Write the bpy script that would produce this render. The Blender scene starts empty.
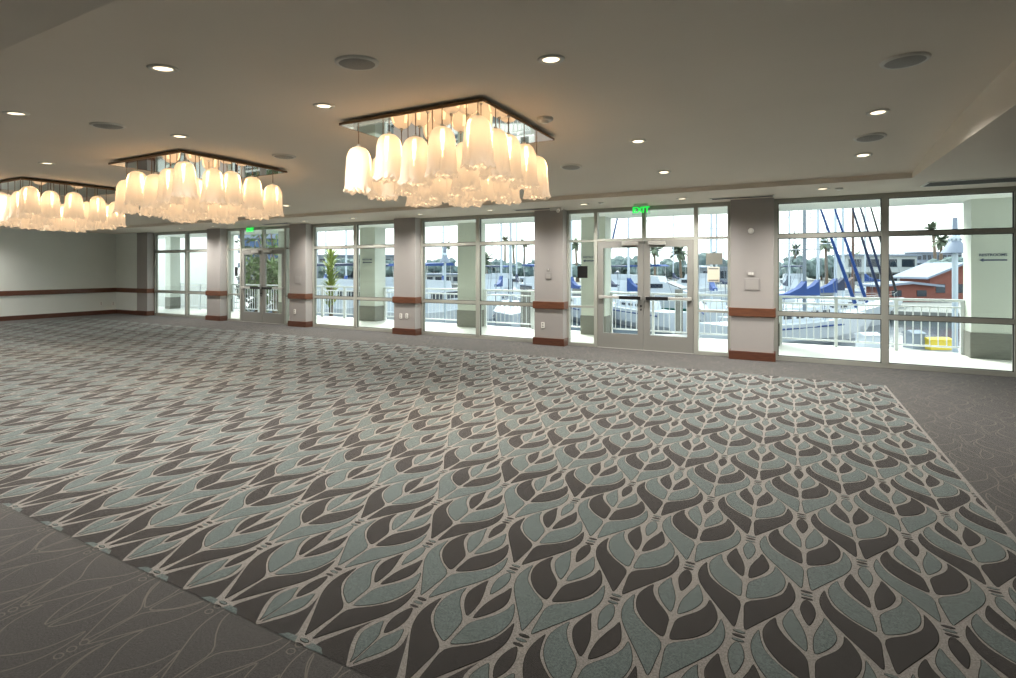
import bpy, bmesh, math, random
from mathutils import Vector, Matrix
random.seed(7)
PI = math.pi
scene = bpy.context.scene
col = scene.collection

# ------------------------------------------------------------------ camera
EYE = 1.6
F_PX = 528.0
YAW = math.atan2(277, 528)
SY, CY = math.sin(YAW), math.cos(YAW)
cam_d = bpy.data.cameras.new('camera')
cam = bpy.data.objects.new('camera', cam_d)
col.objects.link(cam)
cam.location = (0, 0, EYE)
cam.rotation_euler = (PI / 2, 0, YAW)
cam_d.sensor_fit = 'HORIZONTAL'
cam_d.sensor_width = 36
cam_d.lens = 36 * F_PX / 1016
cam_d.shift_y = -71 / 1016
cam_d.clip_start = 0.05
cam_d.clip_end = 1000
scene.camera = cam

# ------------------------------------------------------------------ view
scene.view_settings.view_transform = 'Standard'
scene.view_settings.look = 'None'
scene.view_settings.exposure = 0.42
scene.view_settings.gamma = 1.0
scene.view_settings.use_curve_mapping = False
try:
    scene.cycles.use_denoising = True
    scene.cycles.max_bounces = 8
    scene.cycles.diffuse_bounces = 5
    scene.cycles.transparent_max_bounces = 16
    scene.cycles.sample_clamp_indirect = 6
except Exception:
    pass

# ------------------------------------------------------------------ world: bright hazy sky
w = bpy.data.worlds.new('hazy_sky')
scene.world = w
w.use_nodes = True
nt = w.node_tree
nt.nodes.clear()
wo = nt.nodes.new('ShaderNodeOutputWorld')
bg = nt.nodes.new('ShaderNodeBackground')
tc = nt.nodes.new('ShaderNodeTexCoord')
sp = nt.nodes.new('ShaderNodeSeparateXYZ')
rp = nt.nodes.new('ShaderNodeValToRGB')
rp.color_ramp.elements[0].position = 0.0
rp.color_ramp.elements[0].color = (0.86, 0.90, 0.94, 1)
rp.color_ramp.elements[1].position = 0.6
rp.color_ramp.elements[1].color = (0.80, 0.90, 1.0, 1)
e = rp.color_ramp.elements.new(0.10)
e.color = (0.96, 0.96, 0.95, 1)
nt.links.new(tc.outputs['Generated'], sp.inputs[0])
nt.links.new(sp.outputs['Z'], rp.inputs[0])
nt.links.new(rp.outputs[0], bg.inputs[0])
bg.inputs[1].default_value = 2.15
nt.links.new(bg.outputs[0], wo.inputs[0])

sun_d = bpy.data.lights.new('hazy_sun', 'SUN')
sun_d.energy = 6.0
sun_d.angle = math.radians(25)
sun_d.color = (1.0, 0.97, 0.92)
sun = bpy.data.objects.new('hazy_sun', sun_d)
col.objects.link(sun)
sun.rotation_euler = Vector((0.45, -0.50, -0.78)).to_track_quat('-Z', 'Y').to_euler()

CHANDELIER_W = 8.0      # each bulb
DOWNLIGHT_W = 215.0      # each recessed lamp

# ------------------------------------------------------------------ helpers
def lin(c):
    return tuple(((v / 255) / 12.92 if v / 255 <= 0.04045 else ((v / 255 + 0.055) / 1.055) ** 2.4) for v in c)

MATS = {}
def mat(name, rgb, rough=0.6, metal=0.0, spec=0.5, noise=0.0, nscale=8.0, bump=0.0, bscale=200.0,
        emit=None, estr=0.0, sheen=0.0, rgb2=None, stretch=None, coat=0.0):
    if name in MATS:
        return MATS[name]
    m = bpy.data.materials.new(name)
    m.use_nodes = True
    t = m.node_tree
    b = t.nodes['Principled BSDF']
    c = lin(rgb)
    b.inputs['Base Color'].default_value = (*c, 1)
    b.inputs['Roughness'].default_value = rough
    b.inputs['Metallic'].default_value = metal
    b.inputs['Specular IOR Level'].default_value = spec
    if sheen:
        b.inputs['Sheen Weight'].default_value = sheen
        b.inputs['Sheen Roughness'].default_value = 0.5
    if coat:
        b.inputs['Coat Weight'].default_value = coat
    if noise or rgb2 or bump:
        tcn = t.nodes.new('ShaderNodeTexCoord')
        mp = t.nodes.new('ShaderNodeMapping')
        if stretch:
            mp.inputs['Scale'].default_value = stretch
        t.links.new(tcn.outputs['Object'], mp.inputs[0])
    if noise or rgb2:
        n = t.nodes.new('ShaderNodeTexNoise')
        n.inputs['Scale'].default_value = nscale
        n.inputs['Detail'].default_value = 5
        t.links.new(mp.outputs[0], n.inputs['Vector'])
        r = t.nodes.new('ShaderNodeValToRGB')
        if rgb2:
            c1, c2 = c, lin(rgb2)
        else:
            c1 = tuple(v * (1 - noise) for v in c)
            c2 = tuple(min(1, v * (1 + noise)) for v in c)
        r.color_ramp.elements[0].position = 0.3
        r.color_ramp.elements[1].position = 0.7
        r.color_ramp.elements[0].color = (*c1, 1)
        r.color_ramp.elements[1].color = (*c2, 1)
        t.links.new(n.outputs['Fac'], r.inputs[0])
        t.links.new(r.outputs[0], b.inputs['Base Color'])
    if bump:
        n2 = t.nodes.new('ShaderNodeTexNoise')
        n2.inputs['Scale'].default_value = bscale
        n2.inputs['Detail'].default_value = 3
        t.links.new(mp.outputs[0], n2.inputs['Vector'])
        bp = t.nodes.new('ShaderNodeBump')
        bp.inputs['Strength'].default_value = bump
        bp.inputs['Distance'].default_value = 0.02
        t.links.new(n2.outputs['Fac'], bp.inputs['Height'])
        t.links.new(bp.outputs[0], b.inputs['Normal'])
    if emit:
        b.inputs['Emission Color'].default_value = (*lin(emit), 1)
        b.inputs['Emission Strength'].default_value = estr
    MATS[name] = m
    return m

def glass_mat(name, tint=(0.93, 0.97, 0.95), refl=0.10):
    if name in MATS:
        return MATS[name]
    m = bpy.data.materials.new(name)
    m.use_nodes = True
    t = m.node_tree
    t.nodes.clear()
    o = t.nodes.new('ShaderNodeOutputMaterial')
    mx = t.nodes.new('ShaderNodeMixShader')
    tr = t.nodes.new('ShaderNodeBsdfTransparent')
    tr.inputs[0].default_value = (*tint, 1)
    gl = t.nodes.new('ShaderNodeBsdfGlossy')
    gl.inputs['Roughness'].default_value = 0.02
    fr = t.nodes.new('ShaderNodeLayerWeight')
    pw = t.nodes.new('ShaderNodeMath')
    pw.operation = 'POWER'
    pw.inputs[1].default_value = 5
    t.links.new(fr.outputs['Facing'], pw.inputs[0])
    mu = t.nodes.new('ShaderNodeMath')
    mu.operation = 'MULTIPLY_ADD'
    mu.inputs[1].default_value = 0.7
    mu.inputs[2].default_value = 0.03
    t.links.new(pw.outputs[0], mu.inputs[0])
    t.links.new(mu.outputs[0], mx.inputs[0])
    t.links.new(tr.outputs[0], mx.inputs[1])
    t.links.new(gl.outputs[0], mx.inputs[2])
    t.links.new(mx.outputs[0], o.inputs[0])
    MATS[name] = m
    return m

def shade_mat(name='frosted_shade_glass', k=1.0):
    m = bpy.data.materials.new(name)
    m.use_nodes = True
    t = m.node_tree
    t.nodes.clear()
    o = t.nodes.new('ShaderNodeOutputMaterial')
    tl = t.nodes.new('ShaderNodeBsdfTranslucent')
    tl.inputs[0].default_value = (0.13 * k, 0.108 * k, 0.082 * k, 1)
    df = t.nodes.new('ShaderNodeBsdfDiffuse')
    df.inputs[0].default_value = (0.60, 0.55, 0.49, 1)
    m1 = t.nodes.new('ShaderNodeMixShader')
    m1.inputs[0].default_value = 0.42
    em = t.nodes.new('ShaderNodeEmission')
    em.inputs[0].default_value = (1.0, 0.73, 0.47, 1)
    em.inputs[1].default_value = 0.38
    ad = t.nodes.new('ShaderNodeAddShader')
    t.links.new(tl.outputs[0], m1.inputs[1])
    t.links.new(df.outputs[0], m1.inputs[2])
    t.links.new(m1.outputs[0], ad.inputs[0])
    t.links.new(em.outputs[0], ad.inputs[1])
    t.links.new(ad.outputs[0], o.inputs[0])
    return m

class MB:
    """collects shapes, then links them as ONE mesh object"""
    def __init__(s):
        s.v, s.f, s.mi, s.sm = [], [], [], []
    def add(s, vs, fs, mi=0, smooth=False):
        o = len(s.v)
        s.v += [tuple(v) for v in vs]
        s.f += [tuple(i + o for i in f) for f in fs]
        s.mi += [mi] * len(fs)
        s.sm += [smooth] * len(fs)
        return s
    def box(s, x0, x1, y0, y1, z0, z1, mi=0, bev=0.0):
        if x0 > x1: x0, x1 = x1, x0
        if y0 > y1: y0, y1 = y1, y0
        if bev <= 0:
            vs = [(x, y, z) for z in (z0, z1) for y in (y0, y1) for x in (x0, x1)]
            return s.add(vs, [(0, 2, 3, 1), (4, 5, 7, 6), (0, 1, 5, 4), (2, 6, 7, 3), (0, 4, 6, 2), (1, 3, 7, 5)], mi)
        bm = bmesh.new()
        bmesh.ops.create_cube(bm, size=1)
        for v in bm.verts:
            v.co = Vector(((x0 + x1) / 2 + v.co.x * (x1 - x0), (y0 + y1) / 2 + v.co.y * (y1 - y0), (z0 + z1) / 2 + v.co.z * (z1 - z0)))
        bmesh.ops.bevel(bm, geom=list(bm.edges), offset=bev, segments=2, profile=0.5, affect='EDGES')
        bm.verts.index_update()
        s.add([v.co[:] for v in bm.verts], [tuple(v.index for v in f.verts) for f in bm.faces], mi)
        bm.free()
        return s
    def cyl(s, p0, p1, r0, r1=None, n=12, mi=0, cap=True, smooth=True):
        r1 = r0 if r1 is None else r1
        p0, p1 = Vector(p0), Vector(p1)
        d = (p1 - p0)
        q = d.to_track_quat('Z', 'Y')
        vs = []
        for p, r in ((p0, r0), (p1, r1)):
            for i in range(n):
                a = 2 * PI * i / n
                vs.append(p + q @ Vector((r * math.cos(a), r * math.sin(a), 0)))
        s.add(vs, [(i, (i + 1) % n, n + (i + 1) % n, n + i) for i in range(n)], mi, smooth)
        if cap:
            s.add(vs[:n], [tuple(reversed(range(n)))], mi)
            s.add(vs[n:], [tuple(range(n))], mi)
        return s
    def tube(s, pts, r, n=8, mi=0):
        for a, b in zip(pts[:-1], pts[1:]):
            s.cyl(a, b, r, r, n, mi)
        return s
    def lathe(s, prof, n=24, c=(0, 0, 0), mi=0, smooth=True):
        vs = []
        for r, z in prof:
            for i in range(n):
                a = 2 * PI * i / n
                vs.append((c[0] + r * math.cos(a), c[1] + r * math.sin(a), c[2] + z))
        fs = []
        for k in range(len(prof) - 1):
            for i in range(n):
                j = (i + 1) % n
                fs.append((k * n + i, k * n + j, (k + 1) * n + j, (k + 1) * n + i))
        return s.add(vs, fs, mi, smooth)
    def prism(s, poly, axis, a, b, mi=0):
        """poly in the plane perpendicular to axis, extruded from a to b"""
        def mk(u, v, w_):
            return {'x': (w_, u, v), 'y': (u, w_, v), 'z': (u, v, w_)}[axis]
        n = len(poly)
        vs = [mk(u, v, a) for u, v in poly] + [mk(u, v, b) for u, v in poly]
        return s.add(vs, [tuple(range(n)), tuple(reversed(range(n, 2 * n)))] + [(i, i + n, (i + 1) % n + n, (i + 1) % n) for i in range(n)], mi)
    def blob(s, c, r, seed=0, sub=2, rough=0.22, mi=0, sq=(1, 1, 1)):
        bm = bmesh.new()
        bmesh.ops.create_icosphere(bm, subdivisions=sub, radius=1)
        rnd = random.Random(seed)
        for v in bm.verts:
            k = r * (1 + rnd.uniform(-rough, rough))
            v.co = Vector((c[0] + v.co.x * k * sq[0], c[1] + v.co.y * k * sq[1], c[2] + v.co.z * k * sq[2]))
        bm.verts.index_update()
        s.add([v.co[:] for v in bm.verts], [tuple(v.index for v in f.verts) for f in bm.faces], mi, False)
        bm.free()
        return s
    def xf(s, M):
        s.v = [tuple(M @ Vector(v)) for v in s.v]
        return s
    def build(s, name, m, parent=None, normals=True):
        me = bpy.data.meshes.new(name)
        me.from_pydata(s.v, [], s.f)
        for mm in (m if isinstance(m, (list, tuple)) else [m]):
            me.materials.append(mm)
        me.polygons.foreach_set('material_index', s.mi)
        me.polygons.foreach_set('use_smooth', s.sm)
        me.update()
        if normals:
            bm = bmesh.new()
            bm.from_mesh(me)
            bmesh.ops.recalc_face_normals(bm, faces=bm.faces)
            bm.to_mesh(me)
            bm.free()
        o = bpy.data.objects.new(name, me)
        col.objects.link(o)
        if parent is not None:
            o.parent = parent
        return o

def tag(o, label=None, cat=None, group=None, kind=None):
    if label: o['label'] = label
    if cat: o['category'] = cat
    if group: o['group'] = group
    if kind: o['kind'] = kind
    return o

def empty(name, loc=(0, 0, 0), rz=0.0):
    o = bpy.data.objects.new(name, None)
    o.empty_display_size = 0.1
    col.objects.link(o)
    o.location = loc
    o.rotation_euler = (0, 0, rz)
    return o

def kids(o):
    return [c for c in o.children]

def copy_tree(o, parent=None):
    c = o.copy()
    col.objects.link(c)
    if parent is not None:
        c.parent = parent
    for ch in kids(o):
        copy_tree(ch, c)
    return c

def text_part(name, body, size, m, parent, loc, rot=(PI / 2, 0, 0), extrude=0.004):
    cu = bpy.data.curves.new(name, 'FONT')
    cu.body = body
    cu.size = size
    cu.extrude = extrude
    cu.offset = size * .010
    cu.align_x = 'CENTER'
    cu.align_y = 'CENTER'
    tmp = bpy.data.objects.new(name, cu)
    col.objects.link(tmp)
    dg = bpy.context.evaluated_depsgraph_get()
    me = bpy.data.meshes.new_from_object(tmp.evaluated_get(dg))
    bpy.data.objects.remove(tmp)
    me.materials.clear()
    me.materials.append(m)
    o = bpy.data.objects.new(name, me)
    col.objects.link(o)
    o.location = loc
    o.rotation_euler = rot
    if parent is not None:
        o.parent = parent
    return o

def ray(px, py, t):
    """point at depth t metres along the camera direction through a photo pixel"""
    a = (px - 508) / F_PX
    return Vector((t * (-SY + CY * a), t * (CY + SY * a), EYE + t * (268 - py) / F_PX))

def onplane(px, Y):
    a = (px - 508) / F_PX
    return Y * (-SY + CY * a) / (CY + SY * a)

# ------------------------------------------------------------------ materials
M_WALL = mat('wall_paint', (226, 232, 228), 0.8, noise=0.02, nscale=1.5, bump=0.05, bscale=300)
M_PIER = mat('pillar_paint', (160, 157, 155), 0.75, noise=0.03, nscale=2, bump=0.05, bscale=300)
M_CEIL = mat('ceiling_paint', (222, 213, 200), 0.85, noise=0.02, nscale=1.0)
M_WOOD = mat('reddish_brown_wood', (88, 52, 35), 0.45, rgb2=(114, 72, 49), nscale=6, stretch=(1, 1, 14), coat=0.15)
M_WOODE = mat('dark_reddish_wood', (72, 40, 27), 0.45, rgb2=(98, 58, 39), nscale=6, stretch=(1, 1, 14), coat=0.15)
M_FRAME = mat('window_frame_metal', (166, 168, 160), 0.45, 0.15)
M_DOOR = mat('door_metal', (140, 140, 136), 0.45, 0.15)
M_DARKG = mat('gasket_dark', (60, 60, 56), 0.6)
M_GLASS = glass_mat('window_glass')
M_BLACK = mat('black_rubber', (22, 22, 24), 0.4)
M_CHROME = mat('brushed_steel', (190, 190, 186), 0.35, 0.35)
M_MIRROR = mat('mirror_plate', (235, 232, 226), 0.03, 1.0)
M_RIM = mat('bronze_rim', (120, 96, 72), 0.3, 0.7)
M_WHITE = mat('white_plastic', (240, 240, 236), 0.5)
M_WTRIM = mat('white_metal_trim', (215, 213, 205), 0.45)
M_SPK = mat('speaker_grille', (168, 166, 160), 0.6, bump=0.6, bscale=400)
M_SLOT = mat('slot_grille', (105, 105, 103), 0.6)
M_LAMP = mat('lamp_lens', (255, 245, 225), 0.5, emit=(255, 232, 196), estr=2.2)
M_EXIT = mat('exit_green', (20, 220, 70), 0.5, emit=(20, 235, 80), estr=1.3)
M_ACRYL = glass_mat('exit_acrylic', (0.85, 0.97, 0.90), 0.1)
M_SHADE = shade_mat()
M_FOLD = shade_mat('thin_fold_glass', 8.0)
M_BULB = mat('bulb_glow', (255, 220, 170), 0.5, emit=(255, 214, 158), estr=25.0)

M_C_BASE = mat('carpet_border_pile', (48, 47, 46), 0.95, spec=0.15, rgb2=(92, 90, 88), nscale=130, bump=0.8, bscale=350, sheen=0.20)
M_C_BEIGE = mat('carpet_beige_pile', (112, 108, 103), 0.95, spec=0.15, rgb2=(168, 163, 156), nscale=130, bump=0.8, bscale=350, sheen=0.30)
M_C_TEAL = mat('carpet_teal_pile', (58, 74, 73), 0.95, spec=0.15, rgb2=(106, 122, 120), nscale=130, bump=0.8, bscale=350, sheen=0.30)
M_C_DARK = mat('carpet_brown_pile', (18, 15, 13), 0.95, spec=0.12, rgb2=(54, 49, 45), nscale=130, bump=0.8, bscale=350, sheen=0.20)
M_C_CARVE_SHADE = mat('carpet_carving_shade', (52, 50, 46), 0.95, spec=0.1)  # shadow along the carved pile edges, put into a flat dark colour
M_C_LINE = mat('carpet_border_line', (136, 132, 125), 0.95, spec=0.15, bump=0.8, bscale=350)

M_EXTW = mat('exterior_white_paint', (232, 234, 228), 0.7, noise=0.02, nscale=2)
M_EXTC = mat('exterior_column_paint', (205, 210, 200), 0.7, noise=0.03, nscale=2)
M_EXTB = mat('exterior_column_base', (122, 122, 114), 0.7, noise=0.12, nscale=9, stretch=(1, 1, 8))
M_TERR = mat('terrace_concrete', (226, 225, 219), 0.45, noise=0.03, nscale=3)
M_RAIL = mat('railing_white', (228, 232, 234), 0.4)
M_WATER = mat('harbour_water', (44, 58, 68), 0.10, spec=0.4, bump=0.5, bscale=1.2)
M_GROUND = mat('quay_ground', (118, 120, 116), 0.9, noise=0.1, nscale=0.3)
M_DOCK = mat('dock_planks', (150, 150, 146), 0.8, noise=0.08, nscale=2, stretch=(6, 1, 1))
M_PILE = mat('piling_concrete', (120, 118, 110), 0.8, noise=0.15, nscale=3)
M_HULL = mat('gelcoat_white', (186, 194, 202), 0.3)
M_BLUE = mat('canvas_blue', (10, 56, 118), 0.7)
M_NAVY = mat('canvas_navy', (20, 36, 66), 0.7)
M_BROWNC = mat('canvas_brown', (88, 70, 62), 0.7)
M_TEALH = mat('hull_green', (30, 110, 96), 0.35)
M_MAST = mat('mast_aluminium', (176, 188, 198), 0.35, 0.3)
M_MASTG = mat('mast_grey', (112, 122, 132), 0.4, 0.3)
M_MASTB = mat('mast_brown', (92, 66, 54), 0.5)
M_WIRE = mat('rigging_wire', (105, 112, 120), 0.5)
M_DGLASS = mat('tinted_glass', (32, 42, 54), 0.1)
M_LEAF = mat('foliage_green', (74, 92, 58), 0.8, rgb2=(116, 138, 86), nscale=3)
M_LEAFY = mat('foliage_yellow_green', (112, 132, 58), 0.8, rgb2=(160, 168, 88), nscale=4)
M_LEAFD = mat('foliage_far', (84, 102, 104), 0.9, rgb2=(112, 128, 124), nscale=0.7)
M_PALM = mat('palm_frond', (92, 104, 84), 0.8)
M_TRUNK = mat('trunk_bark', (112, 98, 84), 0.9, noise=0.15, nscale=6)
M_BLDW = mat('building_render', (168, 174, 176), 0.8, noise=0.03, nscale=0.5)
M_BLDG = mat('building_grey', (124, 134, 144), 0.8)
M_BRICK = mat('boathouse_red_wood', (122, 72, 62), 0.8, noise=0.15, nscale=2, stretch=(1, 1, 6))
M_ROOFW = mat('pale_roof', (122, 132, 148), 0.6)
M_YELLOW = mat('yellow_panel', (206, 184, 62), 0.6)
M_SIGNG = mat('sign_grey', (128, 128, 120), 0.6)
M_SIGNC = mat('sign_cream', (222, 218, 200), 0.6)
M_PAPER = mat('plate_grey', (152, 150, 148), 0.6)
M_INK = mat('sign_ink', (66, 76, 104), 0.6)

# ------------------------------------------------------------------ room shell
YW = 10.30                      # inner face of the glazing
YP = 10.08                      # front face of the pillars
SOF = 2.80                      # soffit
TX0, TX1, TY0, TY1 = -19.6, 1.50, 1.28, 8.72
def vault(y):
    return 3.135 - 0.0173 * (y - 4.8) ** 2
XL, XR, YB = -20.9, 8.0, -4.5

MB().box(XL - .2, XR + .2, YB - .2, YW + .1, -0.2, 0.0).build('floor', M_C_BASE)
tag(bpy.data.objects['floor'], kind='structure')
floor = bpy.data.objects['floor']

c = MB()
def q(c, a, b, d, e_, mi=0): c.add([a, b, d, e_], [(0, 1, 2, 3)], mi)
T = 0.35
# soffit ring
q(c, (XL - .2, YB - .2, SOF), (XR + .2, YB - .2, SOF), (XR + .2, TY0, SOF), (XL - .2, TY0, SOF))
q(c, (XL - .2, TY1, SOF), (XR + .2, TY1, SOF), (XR + .2, YW + .12, SOF), (XL - .2, YW + .12, SOF))
q(c, (XL - .2, TY0, SOF), (TX0, TY0, SOF), (TX0, TY1, SOF), (XL - .2, TY1, SOF))
q(c, (TX1, TY0, SOF), (XR + .2, TY0, SOF), (XR + .2, TY1, SOF), (TX1, TY1, SOF))
N = 40
ys = [TY0 + (TY1 - TY0) * i / N for i in range(N + 1)]
vs = [(x, y, vault(y)) for y in ys for x in (TX0, TX1)]
c.add(vs, [(2 * i, 2 * i + 1, 2 * i + 3, 2 * i + 2) for i in range(N)], 0, True)
for x in (TX0, TX1):
    vs = [(x, y, z) for y in ys for z in (SOF, vault(y))]
    c.add(vs, [(2 * i, 2 * i + 1, 2 * i + 3, 2 * i + 2) for i in range(N)])
q(c, (TX0, TY0, SOF), (TX1, TY0, SOF), (TX1, TY0, vault(TY0)), (TX0, TY0, vault(TY0)))
q(c, (TX0, TY1, SOF), (TX1, TY1, SOF), (TX1, TY1, vault(TY1)), (TX0, TY1, vault(TY1)))
q(c, (XL - .2, YB - .2, 3.5), (XR + .2, YB - .2, 3.5), (XR + .2, YW + .12, 3.5), (XL - .2, YW + .12, 3.5))
tag(c.build('ceiling', M_CEIL, normals=False), kind='structure')

tag(MB().box(XL - .2, XL, YB - .2, YW + .1, 0, SOF).build('wall_left', M_WALL), kind='structure')
tag(MB().box(XR, XR + .2, YB - .2, YW + .1, 0, SOF).build('wall_right', M_WALL), kind='structure')
tag(MB().box(XL, XR, YB - .2, YB, 0, SOF).build('wall_back', M_WALL), kind='structure')
ww = MB().box(XL, -19.60, YP, YW + .1, 0, SOF)
tag(ww.build('wall_front', M_WALL), kind='structure')
tag(MB().box(3.62, XR, YP, YW + .1, 0, SOF).build('wall_front', M_WALL), kind='structure')

def trim_run(name, x0, x1, y0, y1, z0, z1, m):
    return tag(MB().box(x0, x1, y0, y1, z0, z1, bev=0.006).build(name, m), kind='structure')
trim_run('baseboard_left', XL, XL + .025, YB, YP, 0, .14, M_WOODE)
trim_run('trim_1', XL, XL + .03, YB, YP, .755, .905, M_WOOD)
trim_run('baseboard_front', XL + .025, -19.6, YP - .025, YP, 0, .14, M_WOODE)
trim_run('trim_2', XL + .03, -19.6, YP - .03, YP, .755, .905, M_WOOD)

# ------------------------------------------------------------------ carpet pattern (inlaid pile on the floor)
def smooth_closed(pts, k=3):
    out = []
    n = len(pts)
    for i in range(n):
        p0, p1, p2, p3 = (Vector(pts[(i + j) % n]) for j in (-1, 0, 1, 2))
        for s in range(k):
            t = s / k
            out.append(0.5 * ((2 * p1) + (-p0 + p2) * t + (2 * p0 - 5 * p1 + 4 * p2 - p3) * t * t + (-p0 + 3 * p1 - 3 * p2 + p3) * t ** 3))
    return out
LEAF_O = [(.020, .048), (.056, .092), (.098, .155), (.150, .232), (.200, .315), (.224, .395), (.222, .470), (.197, .545),
          (.184, .478), (.160, .405), (.095, .335), (.012, .262), (.009, .15)]
LEAF_M = [(.013, .300), (.066, .322), (.120, .368), (.168, .445), (.184, .535), (.166, .612), (.133, .668),
          (.122, .610), (.090, .545), (.020, .455), (.009, .38)]
LEAF_I = [(.013, .486), (.060, .528), (.096, .594), (.107, .652), (.090, .722), (.066, .772), (.050, .722), (.034, .680), (.011, .590)]
OVAL = [(0, .672), (.022, .720), (.034, .790), (.022, .855), (0, .882), (-.022, .855), (-.034, .790), (-.022, .720)]
LO, LM, LI, OV = (smooth_closed(p) for p in (LEAF_O, LEAF_M, LEAF_I, OVAL))
SHRINK = -.0045
def mirror(p): return [Vector((-v.x, v.y)) for v in p]
def grow(poly, d):
    n = len(poly)
    area = sum(poly[i].x * poly[(i + 1) % n].y - poly[(i + 1) % n].x * poly[i].y for i in range(n))
    sg = 1 if area > 0 else -1
    out = []
    for i in range(n):
        t = poly[(i + 1) % n] - poly[i - 1]
        if t.length < 1e-6:
            out.append(poly[i].copy()); continue
        t.normalize()
        out.append(poly[i] + Vector((t.y, -t.x)) * d * sg)
    return out
def clip(poly, x0, x1, y0, y1):
    for ax, lim, s in ((0, x0, 1), (0, x1, -1), (1, y0, 1), (1, y1, -1)):
        out = []
        n = len(poly)
        for i in range(n):
            a, b = poly[i], poly[(i + 1) % n]
            ia, ib = (a[ax] - lim) * s >= 0, (b[ax] - lim) * s >= 0
            if ia: out.append(a)
            if ia != ib:
                t = (lim - a[ax]) / (b[ax] - a[ax])
                out.append(a + (b - a) * t)
        poly = out
        if len(poly) < 3: return []
    return poly
def place_poly(mb, poly, z, mi):
    if len(poly) >= 3:
        n0 = len(mb.v)
        mb.v += [(p.x, p.y, z) for p in poly]
        mb.f.append(tuple(range(n0, n0 + len(poly))))
        mb.mi.append(mi); mb.sm.append(False)
PX, PY = 0.549, 0.4635
X0E, X0O, Y0C = -0.179, 0.0945, 1.575
FX0, FX1, FY0, FY1 = -19.7, 1.20, 1.575, 8.74
carpet = MB()
place_poly(carpet, [Vector(p) for p in ((FX0, FY0), (FX1, FY0), (FX1, FY1), (FX0, FY1))], .0010, 1)
box_ = (FX0, FX1, FY0, FY1)
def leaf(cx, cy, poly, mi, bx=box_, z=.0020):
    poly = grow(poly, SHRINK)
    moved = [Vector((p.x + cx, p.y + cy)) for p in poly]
    place_poly(carpet, clip([Vector((p.x + cx, p.y + cy)) for p in grow(poly, .0028)], *bx), z, 3)  # dark rim under the leaf, painted shadow of the pile relief
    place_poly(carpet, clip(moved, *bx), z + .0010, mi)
def ellipse(cx, cy, rx, ry, n=12):
    return [Vector((cx + rx * math.cos(2 * PI * i / n), cy + ry * math.sin(2 * PI * i / n))) for i in range(n)]
for n in range(-1, 16):
    cy = Y0C + n * PY
    x0 = X0E if n % 2 == 0 else X0O
    k0 = math.floor((FX0 - x0) / PX) - 1
    k1 = math.ceil((FX1 - x0) / PX) + 1
    for k in range(k0, k1 + 1):
        cx = x0 + k * PX
        dark_outer = (n % 2 == 0)
        a, b = (2, 0) if dark_outer else (0, 2)          # material index: 0 teal, 2 brown
        if n >= 0:
            for P in (LO, mirror(LO)): leaf(cx, cy, P, a)
            for P in (LM, mirror(LM)): leaf(cx, cy, P, b)
            for P in (LI, mirror(LI)): leaf(cx, cy, P, a)
            leaf(cx, cy, OV, b)
            for j in (-1, 0, 1):
                leaf(cx, cy + .030 * j - .004, ellipse(0, 0, .028, .0125), 0 if (j + n) % 2 else 2)
        else:
            # the border row: brown ground with a teal bud between the border nodes
            g = [Vector(p) for p in ((0, .455), (-.215, .455), (-.208, .515), (-.135, .66), (-.066, .78), (-.040, .86), (.040, .86), (.066, .78), (.135, .66), (.208, .515), (.215, .455))]
            place_poly(carpet, clip([Vector((p.x + cx, p.y + cy)) for p in g], *box_), .0015, 2)
            bud = smooth_closed([(0, .462), (-.035, .50), (-.085, .575), (-.112, .65), (-.09, .74), (-.045, .85), (-.02, .93), (.02, .93), (.045, .85), (.09, .74), (.112, .65), (.085, .575), (.035, .50)])
            place_poly(carpet, clip([Vector((p.x + cx, p.y + cy)) for p in bud], *box_), .0020, 1)
            half = smooth_closed([(.004, .485), (.034, .530), (.072, .590), (.092, .650), (.076, .715), (.056, .745), (.030, .70), (.004, .640)])
            for P in (half, mirror(half)): leaf(cx, cy, P, 0, z=.0025)
            leaf(cx, cy, smooth_closed([(0, .68), (.030, .735), (.034, .800), (.016, .86), (0, .88), (-.016, .86), (-.034, .80), (-.030, .735)]), 2, z=.0025)
            # small teal wedges by the border node
            for s in (1, -1):
                tz = [Vector((cx + s * PX / 2 - s * u, Y0C + v)) for u, v in ((.03, .0), (.135, .0), (.10, .028), (.045, .030))]
                place_poly(carpet, clip(tz, *box_), .0025, 0)
# outer edge line on the right side
place_poly(carpet, [Vector(p) for p in ((FX1 - .012, FY0), (FX1 + .012, FY0), (FX1 + .012, FY1), (FX1 - .012, FY1))], .0042, 1)
co = carpet.build('carpet_pattern', [M_C_TEAL, M_C_BEIGE, M_C_DARK, M_C_CARVE_SHADE], floor, normals=False)
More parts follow.
